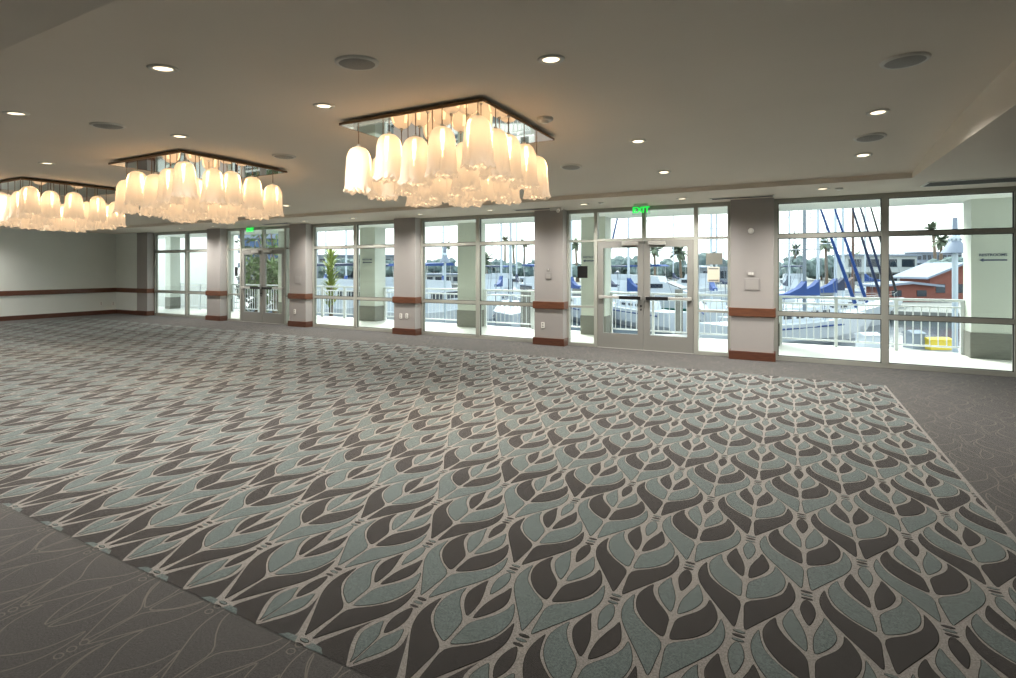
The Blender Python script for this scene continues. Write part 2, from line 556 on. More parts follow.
# drawn outlines on the plain border
def strip(mb, pts, wd, z, mi=0, inside=None):
    n = len(pts)
    for i in range(n - 1):
        a, b = pts[i], pts[i + 1]
        if inside and inside((a + b) / 2): continue
        d = b - a
        if d.length < 1e-5: continue
        d.normalize()
        nn = Vector((-d.y, d.x)) * wd / 2
        ex = d * wd * .3
        n0 = len(mb.v)
        mb.v += [(p.x, p.y, z) for p in (a - nn - ex, b - nn + ex, b + nn + ex, a + nn - ex)]
        mb.f.append((n0, n0 + 1, n0 + 2, n0 + 3)); mb.mi.append(mi); mb.sm.append(False)
lines = MB()
def in_field(p):
    return (FX0 <= p.x <= FX1 and FY0 - .004 <= p.y <= FY1) or p.y > 10.25 or p.x > 7.9 or p.x < XL + .1 or p.y < YB + .1
for n in range(-8, 19):
    cy = Y0C + n * PY
    x0 = X0E if n % 2 == 0 else X0O
    far = cy > 8.0
    for k in range(-38, 15):
        cx = x0 + k * PX
        if cy > FY1 + 0.3 and cx < -9: continue
        if cy < 0 and cx < -6: continue
        if FX0 + .4 < cx < FX1 - .5 and FY0 + .2 < cy < FY1 - 1.1: continue
        if n < 0 and cy < -1.6 and cx > 5: continue
        shapes = [LO, LM] if (n + k) % 2 == 0 else [LO, LI]
        for P in shapes:
            for Q in (P, mirror(P)):
                pts = [Vector((p.x + cx, p.y + cy)) for p in Q]
                pts.append(pts[0])
                strip(lines, pts[::2] if far else pts, .006, .0012, 0, in_field)
        for j in (-1, 0, 1):
            pts = ellipse(cx, cy + .045 * j, .02, .016, 8); pts.append(pts[0])
            strip(lines, pts, .005, .0012, 0, in_field)
lines.build('carpet_border_drawing', M_C_LINE, floor, normals=False)

# ------------------------------------------------------------------ pillars between the windows
PILLARS = [(-19.60, -18.98, 'grey wall pillar at the far left corner beside the last window'),
           (-15.75, -15.11, 'grey pillar between the far window and the far double door'),
           (-12.09, -11.45, 'grey pillar right of the far double door, with square plate and outlet'),
           (-8.42, -7.78, 'grey pillar between two windows carrying a pair of low outlets'),
           (-4.66, -4.02, 'grey pillar left of the nearer double door with blank square plate'),
           (-0.85, -0.17, 'grey pillar right of the nearer double door with white round disc')]
pil_obj = []
for i, (x0, x1, lb) in enumerate(PILLARS):
    r = empty('pillar', ((x0 + x1) / 2, YP, 0))
    tag(r, lb, 'pillar', 'pillars along the window wall')
    hw = (x1 - x0) / 2
    MB().box(-hw, hw, 0, YW + .1 - YP, 0, SOF - .001).build('pillar_shaft', M_PIER, r)
    def wrap(name, z0, z1, t_, m):
        b = MB()
        b.box(-hw - t_, hw + t_, -t_, 0, z0, z1, bev=.006)
        b.box(hw, hw + t_, -.001, YW - YP - .01, z0, z1)
        b.box(-hw - t_, -hw, -.001, YW - YP - .01, z0, z1)
        return b.build(name, m, r)
    wrap('chair_rail', .755, .905, .03, M_WOOD)
    wrap('skirting', 0, .15, .03, M_WOODE)
    pil_obj.append(r)
r = empty('pillar', (3.33, YP, 0))
tag(r, 'grey wall pillar at the right edge beside the largest window', 'pillar', 'pillars along the window wall')
MB().box(-.29, .29, .0, YW + .1 - YP, 0, SOF - .001).build('pillar_shaft', M_PIER, r)
MB().box(-.32, .29, -.03, 0, .755, .905, bev=.006).build('chair_rail', M_WOOD, r)
MB().box(-.32, .29, -.03, 0, 0, .15, bev=.006).build('skirting', M_WOODE, r)

def wall_item(name, px, py, wd, ht, label, cat, m, Y=YP, depth=.012, kind='plate'):
    x = onplane(px, Y)
    a = (px - 508) / F_PX
    t = Y / (CY + SY * a)
    z = EYE + t * (268 - py) / F_PX
    r = empty(name, (x, Y, z))
    tag(r, label, cat)
    if kind == 'plate':
        MB().box(-wd / 2, wd / 2, -depth, -.0005, -ht / 2, ht / 2, bev=min(.004, depth / 3)).build('plate', m, r)
    return r
def outlet(px, py, label, Y=YP):
    r = wall_item('wall_outlet', px, py, .075, .12, label, 'outlet', M_WHITE, Y=Y)
    r['group'] = 'power outlets on the pillars and wall'
    for dz in (-.025, .025):
        MB().box(-.017, .017, -.014, -.011, dz - .014, dz + .014).build('socket', M_PAPER, r)
outlet(543, 325, 'white power outlet low on pillar left of the nearer double door')
outlet(401, 316, 'left one of two white outlets low on the pillar between windows')
outlet(407, 316, 'right one of two white outlets low on the pillar between windows')
outlet(295, 311.5, 'white power outlet low on pillar right of the far double door')
def left_outlet(px, label):
    a = (px - 508) / F_PX
    t = XL / (-SY + CY * a)
    Y = t * (CY + SY * a)
    r = empty('wall_outlet', (XL + .0005, Y, EYE + t * (268 - 303.5) / F_PX), PI / 2)
    tag(r, label, 'outlet', 'power outlets on the pillars and wall')
    MB().box(-.04, .04, -.012, 0, -.06, .06, bev=.004).build('plate', M_WHITE, r)
    for dz in (-.025, .025):
        MB().box(-.017, .017, -.014, -.011, dz - .014, dz + .014).build('socket', M_PAPER, r)
left_outlet(101, 'left one of two white outlets on the long left wall')
left_outlet(113, 'right one of two white outlets on the left wall near the corner')
r = wall_item('alarm_disc', 751, 231, 0, 0, 'small white round disc high on pillar right of the nearer doors', 'sensor', M_WHITE, kind='none')
MB().lathe([(0, -.001), (.048, -.001), (.05, .006), (.044, .018), (.02, .024), (0, .025)], 24).xf(Matrix.Rotation(PI / 2, 4, 'X')).build('disc', M_WHITE, r)
r = wall_item('switch_plate', 751, 273.5, .13, .085, 'small grey switch plate above the larger one under the white disc', 'switch', M_PAPER)
for dx in (-.03, 0, .03):
    MB().box(dx - .008, dx + .008, -.016, -.011, -.02, .02).build('toggle', M_WHITE, r)
r = wall_item('control_panel', 752, 284.5, .24, .20, 'larger grey control plate below small switch plate on the rightmost pillar', 'control panel', M_PAPER)
MB().box(-.10, .10, -.0145, -.011, -.08, .08, bev=.001).build('cover', mat('plate_lighter', (164, 161, 159), .5), r)
r = wall_item('control_panel', 548.5, 276, .14, .14, 'square grey control plate on pillar left of the nearer double door', 'control panel', M_PAPER)
MB().box(-.05, .05, -.0145, -.011, -.05, .05, bev=.001).build('cover', mat('plate_lighter', (164, 161, 159), .5), r)
r = wall_item('switch_plate', 548.5, 269.5, .075, .06, 'tiny grey switch plate just above square plate left of nearer doors', 'switch', M_PAPER)
MB().box(-.008, .008, -.016, -.011, -.014, .014).build('toggle', M_WHITE, r)
r = wall_item('control_panel', 298, 279.5, .24, .24, 'large square grey plate on pillar right of the far double door', 'control panel', M_PAPER)
MB().box(-.10, .10, -.0145, -.011, -.10, .10, bev=.001).build('cover', mat('plate_lighter', (164, 161, 159), .5), r)

# ------------------------------------------------------------------ windows
ZT0, ZT1 = 2.115, 2.185         # upper transom
ZL0, ZL1 = 0.775, 0.845         # lower rail
def frame_bar(mb, x0, x1, z0, z1, y0=YW, y1=YW + .10):
    mb.box(x0, x1, y0, y1, z0, z1)
def window(n, x0, x1, mull, mw=.09):
    fr = MB()
    top = SOF - .002
    frame_bar(fr, x0, x0 + .06, 0, top)
    frame_bar(fr, x1 - .06, x1, 0, top)
    frame_bar(fr, x0 + .06, x1 - .06, 0, .07)
    frame_bar(fr, x0 + .06, x1 - .06, top - .075, top)
    for m_ in mull:
        frame_bar(fr, m_ - mw / 2, m_ + mw / 2, .07, top - .075, YW - .012)
    xs = [x0 + .06] + [v for m_ in mull for v in (m_ - mw / 2, m_ + mw / 2)] + [x1 - .06]
    for a, b in zip(xs[::2], xs[1::2]):
        frame_bar(fr, a, b, ZT0, ZT1)
        frame_bar(fr, a, b, ZL0, ZL1)
    o = tag(fr.build('window_%d' % n, M_FRAME), kind='structure')
    for a, b in zip(xs[::2], xs[1::2]):
        for z0, z1 in ((.07, ZL0), (ZL1, ZT0), (ZT1, top - .075)):
            MB().box(a, b, YW + .045, YW + .053, z0, z1).build('pane', M_GLASS, o)
            g = MB()
            for (p, q_, r_, s_) in ((a, a + .012, z0, z1), (b - .012, b, z0, z1), (a, b, z0, z0 + .012), (a, b, z1 - .012, z1)):
                g.box(p, q_, YW + .030, YW + .0449, r_, s_)
            g.build('gasket', M_DARKG, o)
    # metal sill on the floor
    return o
window(1, -18.98, -15.75, [-17.18])
window(2, -11.45, -8.42, [-9.89])
window(3, -7.78, -4.66, [-6.18])
window(4, -0.17, 3.04, [1.42])

def door_bay(n, x0, x1, d0, d1, first_win):
    """fixed lights around a pair of glazed doors"""
    top = SOF - .002
    fr = MB()
    frame_bar(fr, x0, x0 + .05, 0, top)
    frame_bar(fr, x1 - .05, x1, 0, top)
    frame_bar(fr, x0 + .05, x1 - .05, top - .075, top)
    frame_bar(fr, d0 - .07, d0, 0, top - .075, YW - .012)
    frame_bar(fr, d1, d1 + .07, 0, top - .075, YW - .012)
    mid = (d0 + d1) / 2
    frame_bar(fr, mid - .035, mid + .035, ZT1, top - .075)
    frame_bar(fr, d0, d1, ZT0 + .02, ZT1)
    frame_bar(fr, x0 + .05, d0 - .07, ZT0 + .02, ZT1 - .01)
    frame_bar(fr, d1 + .07, x1 - .05, ZT0 + .02, ZT1 - .01)
    frame_bar(fr, x0 + .05, d0 - .07, 0, .06)
    frame_bar(fr, d1 + .07, x1 - .05, 0, .06)
    frame_bar(fr, x0 + .05, d0 - .07, ZL0 + .01, ZL1 - .02)
    frame_bar(fr, d1 + .07, x1 - .05, ZL0 + .01, ZL1 - .02)
    o = tag(fr.build('window_%d' % first_win, M_FRAME), kind='structure')
    def pane(a, b, z0, z1): MB().box(a, b, YW + .045, YW + .053, z0, z1).build('pane', M_GLASS, o)
    for a, b in ((x0 + .05, d0 - .07), (d1 + .07, x1 - .05)):
        pane(a, b, .06, ZL0 + .01); pane(a, b, ZL1 - .02, ZT0 + .02); pane(a, b, ZT1 - .01, top - .075)
    pane(d0, mid - .035, ZT1, top - .075); pane(mid + .035, d1, ZT1, top - .075)
    zt = ZT0 + .015
    for s, (a, b) in enumerate(((d0 + .006, mid - .004), (mid + .004, d1 - .006))):
        lf = MB()
        y0, y1 = YW + .0, YW + .05
        st = .115
        lf.box(a, a + st, y0, y1, .012, zt); lf.box(b - st, b, y0, y1, .012, zt)
        lf.box(a + st, b - st, y0, y1, .012, .30); lf.box(a + st, b - st, y0, y1, zt - .13, zt)
        lf.box(a + st, b - st, y0, y1, 1.02, 1.045)
        d = lf.build('door_%d' % (2 * n - 1 + s), M_DOOR)
        tag(d, kind='structure')
        MB().box(a + st, b - st, y0 + .021, y0 + .029, .30, 1.02).build('pane', M_GLASS, d)
        MB().box(a + st, b - st, y0 + .021, y0 + .029, 1.045, zt - .13).build('pane', M_GLASS, d)
        # panic bar with a black touch pad on the lock side
        pb = MB().box(a + .04, b - .04, y0 - .052, y0 - .018, .995, 1.045, bev=.006)
        pb.box(a + .035, a + .10, y0 - .055, y0, .985, 1.055, bev=.006).box(b - .10, b - .035, y0 - .055, y0, .985, 1.055, bev=.006)
        pb.build('panic_bar', M_CHROME, d)
        if s == 0: MB().box(mid - .47, mid - .05, y0 - .072, y0 - .045, .985, 1.05, bev=.006).build('push_pad', M_BLACK, d)
        else: MB().box(mid + .05, mid + .47, y0 - .072, y0 - .045, .985, 1.05, bev=.006).build('push_pad', M_BLACK, d)
        # closer on the head
        cl = MB()
        if s == 0: cl.box(mid - .42, mid - .10, y0 - .06, y0, zt - .085, zt - .015, bev=.008).box(mid - .30, mid - .02, y0 - .075, y0 - .055, zt + .0, zt + .02)
        else: cl.box(mid + .10, mid + .42, y0 - .06, y0, zt - .085, zt - .015, bev=.008).box(mid + .02, mid + .32, y0 - .075, y0 - .055, zt + .0, zt + .02)
        cl.build('door_closer', M_CHROME, d)
        MB().box(a, b, y0 - .012, y1 + .03, .001, .012).build('threshold', M_CHROME, d)
        if s == 0:
            MB().cyl((mid - .05, y0 - .012, .86), (mid - .05, y0, .86), .02, n=14).cyl((mid - .05, y0 - .012, .79), (mid - .05, y0, .79), .02, n=14).build('lock_cylinder', M_BLACK, d)
door_bay(1, -15.11, -12.09, -14.42, -12.55, 5)
door_bay(2, -4.02, -0.87, -3.36, -1.50, 6)

# signs fixed to the side lights
def glass_sign(name, px0, px1, py0, py1, label, m, back=True):
    Y = YW + .04
    x0, x1 = onplane(px0, Y), onplane(px1, Y)
    a = ((px0 + px1) / 2 - 508) / F_PX
    t = Y / (CY + SY * a)
    z0, z1 = EYE + t * (268 - py1) / F_PX, EYE + t * (268 - py0) / F_PX
    o = MB().box(x0, x1, Y - .006, Y + .004, z0, z1, bev=.002).build(name, m)
    tag(o, label, 'sign')
    return o
glass_sign('door_sign', 577.5, 587.5, 266, 278, 'small black sign on the sidelight left of nearer double door', M_BLACK)
glass_sign('door_sign', 235.0, 237.6, 267, 276, 'small black sign on the sidelight left of far double door', M_BLACK)
glass_sign('door_sign', 706, 722.5, 253, 264.5, 'grey rectangular panel on sidelight above the cream notice', M_SIGNG)
o = glass_sign('notice_board', 707.5, 719.5, 267, 282, 'cream notice with dark bands on sidelight right of nearer double door', M_SIGNC)
for py in (268.6, 280.4):
    Y = YW + .033
    a = (713.5 - 508) / F_PX; t = Y / (CY + SY * a); z = EYE + t * (268 - py) / F_PX
    MB().box(onplane(708.5, Y), onplane(718.5, Y), Y - .001, Y + .0005, z - .014, z + .014).build('printed_band', M_SIGNG, o)

# exit signs
def exit_sign(px, py, label):
    Y = 9.95
    a = (px - 508) / F_PX; t = Y / (CY + SY * a)
    r = empty('exit_sign', (onplane(px, Y), Y, SOF))
    tag(r, label, 'exit sign', 'exit signs above the double doors')
    MB().box(-.13, .13, -.035, .035, -.025, -.0005, bev=.005).build('canopy', M_WTRIM, r)
    MB().box(-.17, .17, -.004, .004, -.20, -.025).build('acrylic_panel', M_ACRYL, r)
    text_part('lettering', 'EXIT', .155, M_EXIT, r, (0, -.012, -.112), extrude=.006)
exit_sign(641, 209, 'green lit EXIT sign hanging above the nearer double door')
exit_sign(250.5, 231, 'green lit EXIT sign hanging above the far double door')

# ------------------------------------------------------------------ ceiling fixtures
def ceil_pt(px, py):
    a = (px - 508) / F_PX
    t = 6.0
    for _ in range(30):
        Y = t * (CY + SY * a); X = t * (-SY + CY * a)
        z = vault(Y) if (TX0 < X < TX1 and TY0 < Y < TY1) else SOF
        t = (z - EYE) * F_PX / (268 - py)
    return X, Y, z
def slope(X, Y):
    return math.atan(-2 * .0173 * (Y - 4.8)) if (TX0 < X < TX1 and TY0 < Y < TY1) else 0.0

dl = empty('downlight')
MB().lathe([(.060, -.003), (.064, -.010), (.090, -.012), (.098, -.003), (.098, .004)], 32).build('trim_ring', M_WTRIM, dl)
MB().lathe([(0, -.004), (.062, -.004)], 32).build('lens', M_LAMP, dl)
spd = bpy.data.lights.new('downlight_beam', 'SPOT')
spd.energy = DOWNLIGHT_W; spd.spot_size = math.radians(154); spd.spot_blend = 1.0; spd.shadow_soft_size = .07
spd.color = (1.0, 0.94, 0.86)
spo = bpy.data.objects.new('downlight_beam', spd); col.objects.link(spo); spo.parent = dl; spo.location = (0, 0, -.03)
first = True
DL = [(163, 68, 'recessed downlight at upper left, the largest one nearest the camera side'),
      (16, 113, 'recessed downlight at the left picture edge above the far chandelier'),
      (551, 59, 'recessed downlight right above the nearest chandelier'),
      (324, 105.5, 'recessed downlight between nearest and middle chandeliers, left of mirror plate'),
      (180, 136, 'recessed downlight just above the corner of the middle chandelier'),
      (47, 163, 'recessed downlight just above the corner of the far chandelier'),
      (638, 141, 'recessed downlight in the main ceiling right of the nearest chandelier'),
      (664, 172, 'recessed downlight in the main ceiling near window side, above nearer door'),
      (878, 112, 'recessed downlight at right between the two round ceiling speakers'),
      (863, 155, 'recessed downlight below the lower of the two right ceiling speakers'),
      (286, 205.5, 'small recessed downlight right of the middle chandelier near the ceiling step'),
      (822.5, 188.5, 'soffit downlight in front of the largest window, nearest of its row'),
      (682, 198.5, 'soffit downlight above right leaf of the nearer double door'),
      (584, 204, 'soffit downlight above left sidelight of the nearer double door'),
      (490, 210, 'soffit downlight in front of right half of third window from left'),
      (420.5, 214.5, 'soffit downlight beside the pillar with a pair of outlets'),
      (353, 219, 'soffit downlight in front of the second window from the left'),
      (304, 222.5, 'soffit downlight beside the pillar right of the far double door'),
      (213, 227.5, 'small soffit downlight above pillar left of the far double door'),
      (180, 229.3, 'farthest soffit downlight, above the far left window')]
for px, py, lb in DL:
    X, Y, z = ceil_pt(px, py)
    if z == SOF and Y > 9.5: Y = 9.5; X = onplane(px, Y)
    if first: o = dl; first = False
    else: o = copy_tree(dl)
    o.location = (X, Y, z); o.rotation_euler = (slope(X, Y), 0, 0)
    tag(o, lb, 'downlight', 'recessed ceiling downlights')
for X, Y in ((-12.2, 3.64), (-14.6, 3.64), (-17.0, 3.64), (-7.9, 2.17), (-10.4, 2.17), (-13.0, 2.17), (-16.0, 2.17), (-18.4, 2.17), (-20.25, 1.0), (-20.25, 3.4), (-20.25, 5.8)):  # extra lamps out of view, added to brighten the left wall
    o = copy_tree(dl); o.location = (X, Y, vault(Y) if X > TX0 else SOF); o.rotation_euler = (slope(X, Y), 0, 0)
    tag(o, 'added recessed downlight, out of view, brightening the left wall', 'downlight', 'added unseen downlights at the left end')
sk = empty('ceiling_speaker')
MB().lathe([(.150, -.016), (.168, -.018), (.182, -.008), (.184, .004)], 40).build('speaker_rim', M_WTRIM, sk)
MB().lathe([(0, -.034), (.05, -.033), (.10, -.027), (.14, -.018), (.152, -.012)], 40).build('grille', M_SPK, sk)
SP = [(357, 62, 'round ceiling speaker left of and above the nearest chandelier'),
      (905, 60, 'large round ceiling speaker at upper right, nearest the camera'),
      (870, 137, 'round ceiling speaker between two right downlights'),
      (108, 125, 'round ceiling speaker at left above the middle chandelier'),
      (571, 166.5, 'round ceiling speaker right of the nearest chandelier shades'),
      (284, 156, 'round ceiling speaker between the nearest and middle chandeliers')]
for i, (px, py, lb) in enumerate(SP):
    X, Y, z = ceil_pt(px, py)
    o = sk if i == 0 else copy_tree(sk)
    o.location = (X, Y, z); o.rotation_euler = (slope(X, Y), 0, 0); o.scale = (.84, .84, 1)
    tag(o, lb, 'speaker', 'round ceiling speakers')
X, Y, z = ceil_pt(545, 118)
r = empty('smoke_detector', (X, Y, z))
r.rotation_euler = (slope(X, Y), 0, 0)
tag(r, 'small round white smoke detector behind nearest chandelier plate corner', 'smoke detector')
MB().lathe([(0, -.055), (.035, -.053), (.045, -.035)], 24).build('sensor_head', M_WTRIM, r)
MB().lathe([(.04, -.036), (.07, -.034), (.085, -.018), (.085, .004)], 24).build('base', M_WTRIM, r)
for x, lb in ((.72, 'small soffit sensor right of soffit downlight before the largest window'), (-2.98, 'small soffit sensor above the nearer double door')):
    r = empty('ceiling_sensor', (x, 9.35, SOF))
    tag(r, lb, 'sensor')
    MB().lathe([(.03, -.022), (.05, -.018), (.055, -.0005)], 20).build('base', M_WTRIM, r)
    MB().lathe([(0, -.034), (.02, -.032), (.031, -.021)], 20).build('sensor_head', M_WHITE, r)
def slot(x0, x1, y0, y1, label):
    r = empty('slot_diffuser', ((x0 + x1) / 2, (y0 + y1) / 2, SOF))
    tag(r, label, 'air vent', 'ceiling slot diffusers above the pillars')
    hx, hy = (x1 - x0) / 2, (y1 - y0) / 2
    f = MB()
    f.box(-hx, hx, -hy, -hy + .018, -.012, -.0005).box(-hx, hx, hy - .018, hy, -.012, -.0005)
    f.box(-hx, -hx + .03, -hy, hy, -.012, -.0005).box(hx - .03, hx, -hy, hy, -.012, -.0005)
    f.build('frame', M_WTRIM, r)
    b = MB().box(-hx + .03, hx - .03, -hy + .018, hy - .018, -.004, -.0005)
    n = 5
    for k in range(n):
        y = -hy + .03 + (2 * hy - .06) * k / (n - 1)
        b.box(-hx + .03, hx - .03, y - .003, y + .003, -.011, -.004)
    b.build('louvre', M_SLOT, r)
slot(1.76, 3.9, 9.22, 9.70, 'long grey slot diffuser in the soffit at the right edge')
slot(-1.15, -.15, 9.66, 9.84, 'grey slot diffuser in soffit before the pillar with white disc')
slot(-4.98, -4.1, 9.66, 9.84, 'grey slot diffuser in soffit before pillar left of nearer door')
slot(-12.7, -11.6, 9.60, 9.80, 'grey slot diffuser in soffit before pillar right of far door')
r = empty('emergency_light', (-4.02, 9.72, SOF))
tag(r, 'small white wedge fitting at the end of a slot diffuser', 'emergency light')
MB().prism([(-.06, -.0005), (.06, -.0005), (.05, -.05), (-.02, -.065)], 'x', -.12, .12).build('housing', M_WTRIM, r)
MB().cyl((.06, -.02, -.05), (.06, -.06, -.085), .03, .036, 16).build('lamp_head', M_WHITE, r)

# ------------------------------------------------------------------ chandeliers
def shade_mesh(seed, h=.47, R=.140):
    rnd = random.Random(seed)
    n, m_ = 96, 36
    mb = MB()
    ph = rnd.uniform(0, 6)
    lob = rnd.choice([3, 4, 4, 5])
    hem = [rnd.uniform(0, 6) for _ in range(4)]
    vs = []
    for k in range(m_ + 1):
        u = k / m_
        z = -h * u
        if u < .34:
            rr = R * .90 * math.sin(PI / 2 * (u / .34)) ** .72 if u > 0 else .016
            rr = max(rr, .016)
            z = -h * .34 * (1 - math.cos(PI / 2 * u / .34)) * 1.0
        else:
            rr = R * (.90 + .13 * ((u - .34) / .66))
        fold = max(0, (u - .12)) * .17
        ruf = max(0, (u - .86) / .14)
        for i in range(n):
            a = 2 * PI * i / n
            wv = abs(math.cos(lob * a / 2 + ph)) ** .55 - .75
            r_ = rr * (1 + fold * wv * 1.25)
            r_ += ruf * (.004 + .013 * math.sin(9 * a + hem[0]) + .007 * math.sin(16 * a + hem[1]))
            zz = z + ruf * (.013 * math.sin(6 * a + hem[2]) + .009 * math.sin(13 * a + hem[3]))
            vs.append((r_ * math.cos(a), r_ * math.sin(a), zz))
    fs = [(k * n + i, k * n + (i + 1) % n, (k + 1) * n + (i + 1) % n, (k + 1) * n + i) for k in range(m_) for i in range(n)]
    mb.add(vs, fs, 0, True)
    # thinner glass where two folds meet: a wedge that narrows downward
    nv = rnd.choice([3, 4])
    for k in range(m_):
        u = (k + .5) / m_
        if .16 < u < .66:
            hw_ = .20 * (1 - (u - .16) / .50) ** .8
            for i in range(n):
                a = 2 * PI * (i + .5) / n
                d_ = min(abs((a - (ph + 2 * PI * q_ / nv) + PI) % (2 * PI) - PI) for q_ in range(nv))
                if d_ < hw_: mb.mi[k * n + i] = 1
    # inner ruffle tucked inside the hem, as in blown glass cloth
    vs = []
    for k in range(6):
        u = k / 5
        for i in range(n):
            a = 2 * PI * i / n
            r_ = R * (1.0 - .42 * u) * (1 + .12 * math.sin(6 * a + hem[1] + 2 * u)) 
            zz = -h + .008 + .030 * math.sin(PI * u) + .016 * math.sin(9 * a + hem[3] + 3 * u) * (1 - u * .4)
            vs.append((r_ * math.cos(a), r_ * math.sin(a), zz))
    mb.add(vs, [(k * n + i, k * n + (i + 1) % n, (k + 1) * n + (i + 1) % n, (k + 1) * n + i) for k in range(5) for i in range(n)], 0, True)
    o = mb.build('glass_shade', [M_SHADE, M_FOLD], None, normals=False)
    me = o.data
    bpy.data.objects.remove(o)
    return me
SH = [shade_mesh(11 + i) for i in range(5)]
bl = bpy.data.lights.new('bulb_light', 'POINT')
bl.energy = CHANDELIER_W; bl.shadow_soft_size = .03; bl.color = (1.0, 0.69, 0.40)
cap_b = MB().lathe([(0, .022), (.018, .022), (.02, -.004), (.0, -.004)], 16).build('shade_cap', M_CHROME)
cap_me = cap_b.data; bpy.data.objects.remove(cap_b)
bulb_b = MB().lathe([(0, .02), (.010, .018), (.012, 0), (.020, -.03), (.022, -.05), (.014, -.072), (0, -.078)], 14).build('bulb', M_BULB)
bulb_me = bulb_b.data; bpy.data.objects.remove(bulb_b)
rods = {}
def rod_mesh(L):
    k = round(L, 2)
    if k not in rods:
        o = MB().cyl((0, 0, 0), (0, 0, k), .005, n=8).build('rod', M_RIM)
        rods[k] = o.data; bpy.data.objects.remove(o)
    return rods[k], k
def chandelier(cx, cy, label, seed):
    SY_ = .815
    rnd = random.Random(seed)
    ZP = 3.070
    r = empty('chandelier', (cx, cy, ZP))
    tag(r, label, 'chandelier', 'mirror plate chandeliers of white glass shades')
    S = .855
    MB().box(-S, S, -SY_ + .015, SY_ - .015, 0, .022, bev=.003).build('mirror_plate', M_MIRROR, r)
    b = MB()
    b.box(-S - .006, S + .006, -SY_ + .003, -SY_ + .015, -.002, .024).box(-S - .006, S + .006, SY_ - .015, SY_ - .003, -.002, .024)
    b.box(-S - .006, -S, -SY_ + .015, SY_ - .015, -.002, .024).box(S, S + .006, -SY_ + .015, SY_ - .015, -.002, .024)
    b.build('plate_rim', M_RIM, r)
    MB().box(-.5, .5, -.5, .5, .0222, .064).build('ceiling_mount', M_CEIL, r)
    for i in range(5):
        for j in range(5):
            x = -.72 + .36 * i + rnd.uniform(-.03, .03)
            y = -.66 + .33 * j + rnd.uniform(-.03, .03)
            edge = i in (0, 4) or j in (0, 4)
            top = -.145 - (.085 if (i + j) % 2 == 1 else 0) - (0 if edge else .06) + rnd.uniform(-.015, .015)
            if j == 0: top = (-.205, -.115, -.185, -.13, -.075)[i]
            if i == 4 and j: top = (0, -.115, -.10, -.13, -.195)[j]
            s = bpy.data.objects.new('glass_shade', rnd.choice(SH))
            col.objects.link(s); s.parent = r; s.location = (x, y, top); s.rotation_euler = (0, 0, rnd.uniform(0, 6.28))
            k = rnd.uniform(.96, 1.04); s.scale = (k, k, 1)
            cp = bpy.data.objects.new('shade_cap', cap_me); col.objects.link(cp); cp.parent = s
            bu = bpy.data.objects.new('bulb', bulb_me); col.objects.link(bu); bu.parent = s; bu.location = (0, 0, -.10)
            li = bpy.data.objects.new('bulb_light', bl); col.objects.link(li); li.parent = s; li.location = (0, 0, -.175)
            me, L = rod_mesh(-top - .02)
            rd = bpy.data.objects.new('rod', me); col.objects.link(rd); rd.parent = r; rd.location = (x, y, -L - .0005)
chandelier(-3.21, 4.82, 'nearest chandelier, largest in view, of white glass shades under mirror plate', 3)
chandelier(-7.66, 4.82, 'middle chandelier of the three, glowing white glass shades on rods', 5)
chandelier(-12.10, 4.82, 'farthest chandelier at the left picture edge, glowing white glass shades', 9)

# ------------------------------------------------------------------ terrace
tag(MB().box(-34, 14, YW + .1, 12.95, -.25, -.02).build('floor_terrace', M_TERR), kind='structure')
tag(MB().box(-34, 14, YW + .12, 13.0, 2.84, 3.3).build('ceiling_terrace', M_EXTW), kind='structure')
tag(MB().box(-34, 14, YW - .0, YW + .12, SOF + .001, 3.6).build('wall_header', M_EXTW), kind='structure')
COLS = [(-22.3, 'exterior square column seen through the far left window'),
        (-18.95, 'exterior square column hidden mostly by pillar left of far door'),
        (-15.3, 'exterior square column seen through far double door bay'),
        (-11.62, 'exterior square column with a wall sign in second window from left'),
        (-8.03, 'exterior square column seen through third window from the left'),
        (-4.43, 'exterior square column with sign behind the nearer door sidelight'),
        (-.72, 'exterior square column hidden behind pillar with white disc'),
        (2.97, 'exterior square column with sign at right end of the largest window')]
col_root = []
for x, lb in COLS:
    r = empty('terrace_column', (x + .305, 12.3, 0))
    if x < -22: r.location.x = -21.72; r.scale = (.55, .8, 1)
    tag(r, lb, 'column', 'square columns on the terrace')
    MB().box(-.305, .305, 0, .48, .44, 2.839).build('column_shaft', M_EXTC, r)
    MB().box(-.32, .32, -.015, .495, -.02, .44, bev=.006).build('column_base', M_EXTB, r)
    col_root.append(r)
def col_sign(x, px, py, label):
    Y = 12.3
    a = (px - 508) / F_PX; t = Y / (CY + SY * a); z = EYE + t * (268 - py) / F_PX
    r = empty('wayfinding_sign', (onplane(px, Y), Y, z))
    tag(r, label, 'sign', 'restroom signs on terrace columns')
    text_part('lettering', 'RESTROOMS', .068, M_INK, r, (0, -.003, .045), extrude=.0025)
    MB().prism([(-.19, -.045), (-.13, -.012), (-.13, -.032), (.19, -.032), (.19, -.058), (-.13, -.058), (-.13, -.078)], 'y', -.006, -.0005).build('arrow', M_INK, r)
col_sign(2.97, 993, 257.5, 'small blue lettered sign with arrow on column in the largest window')
col_sign(-11.62, 367.3, 261, 'small blue lettered sign with arrow on column in second window')
col_sign(-4.43, 590.5, 259, 'small blue lettered sign with arrow on column by nearer door')

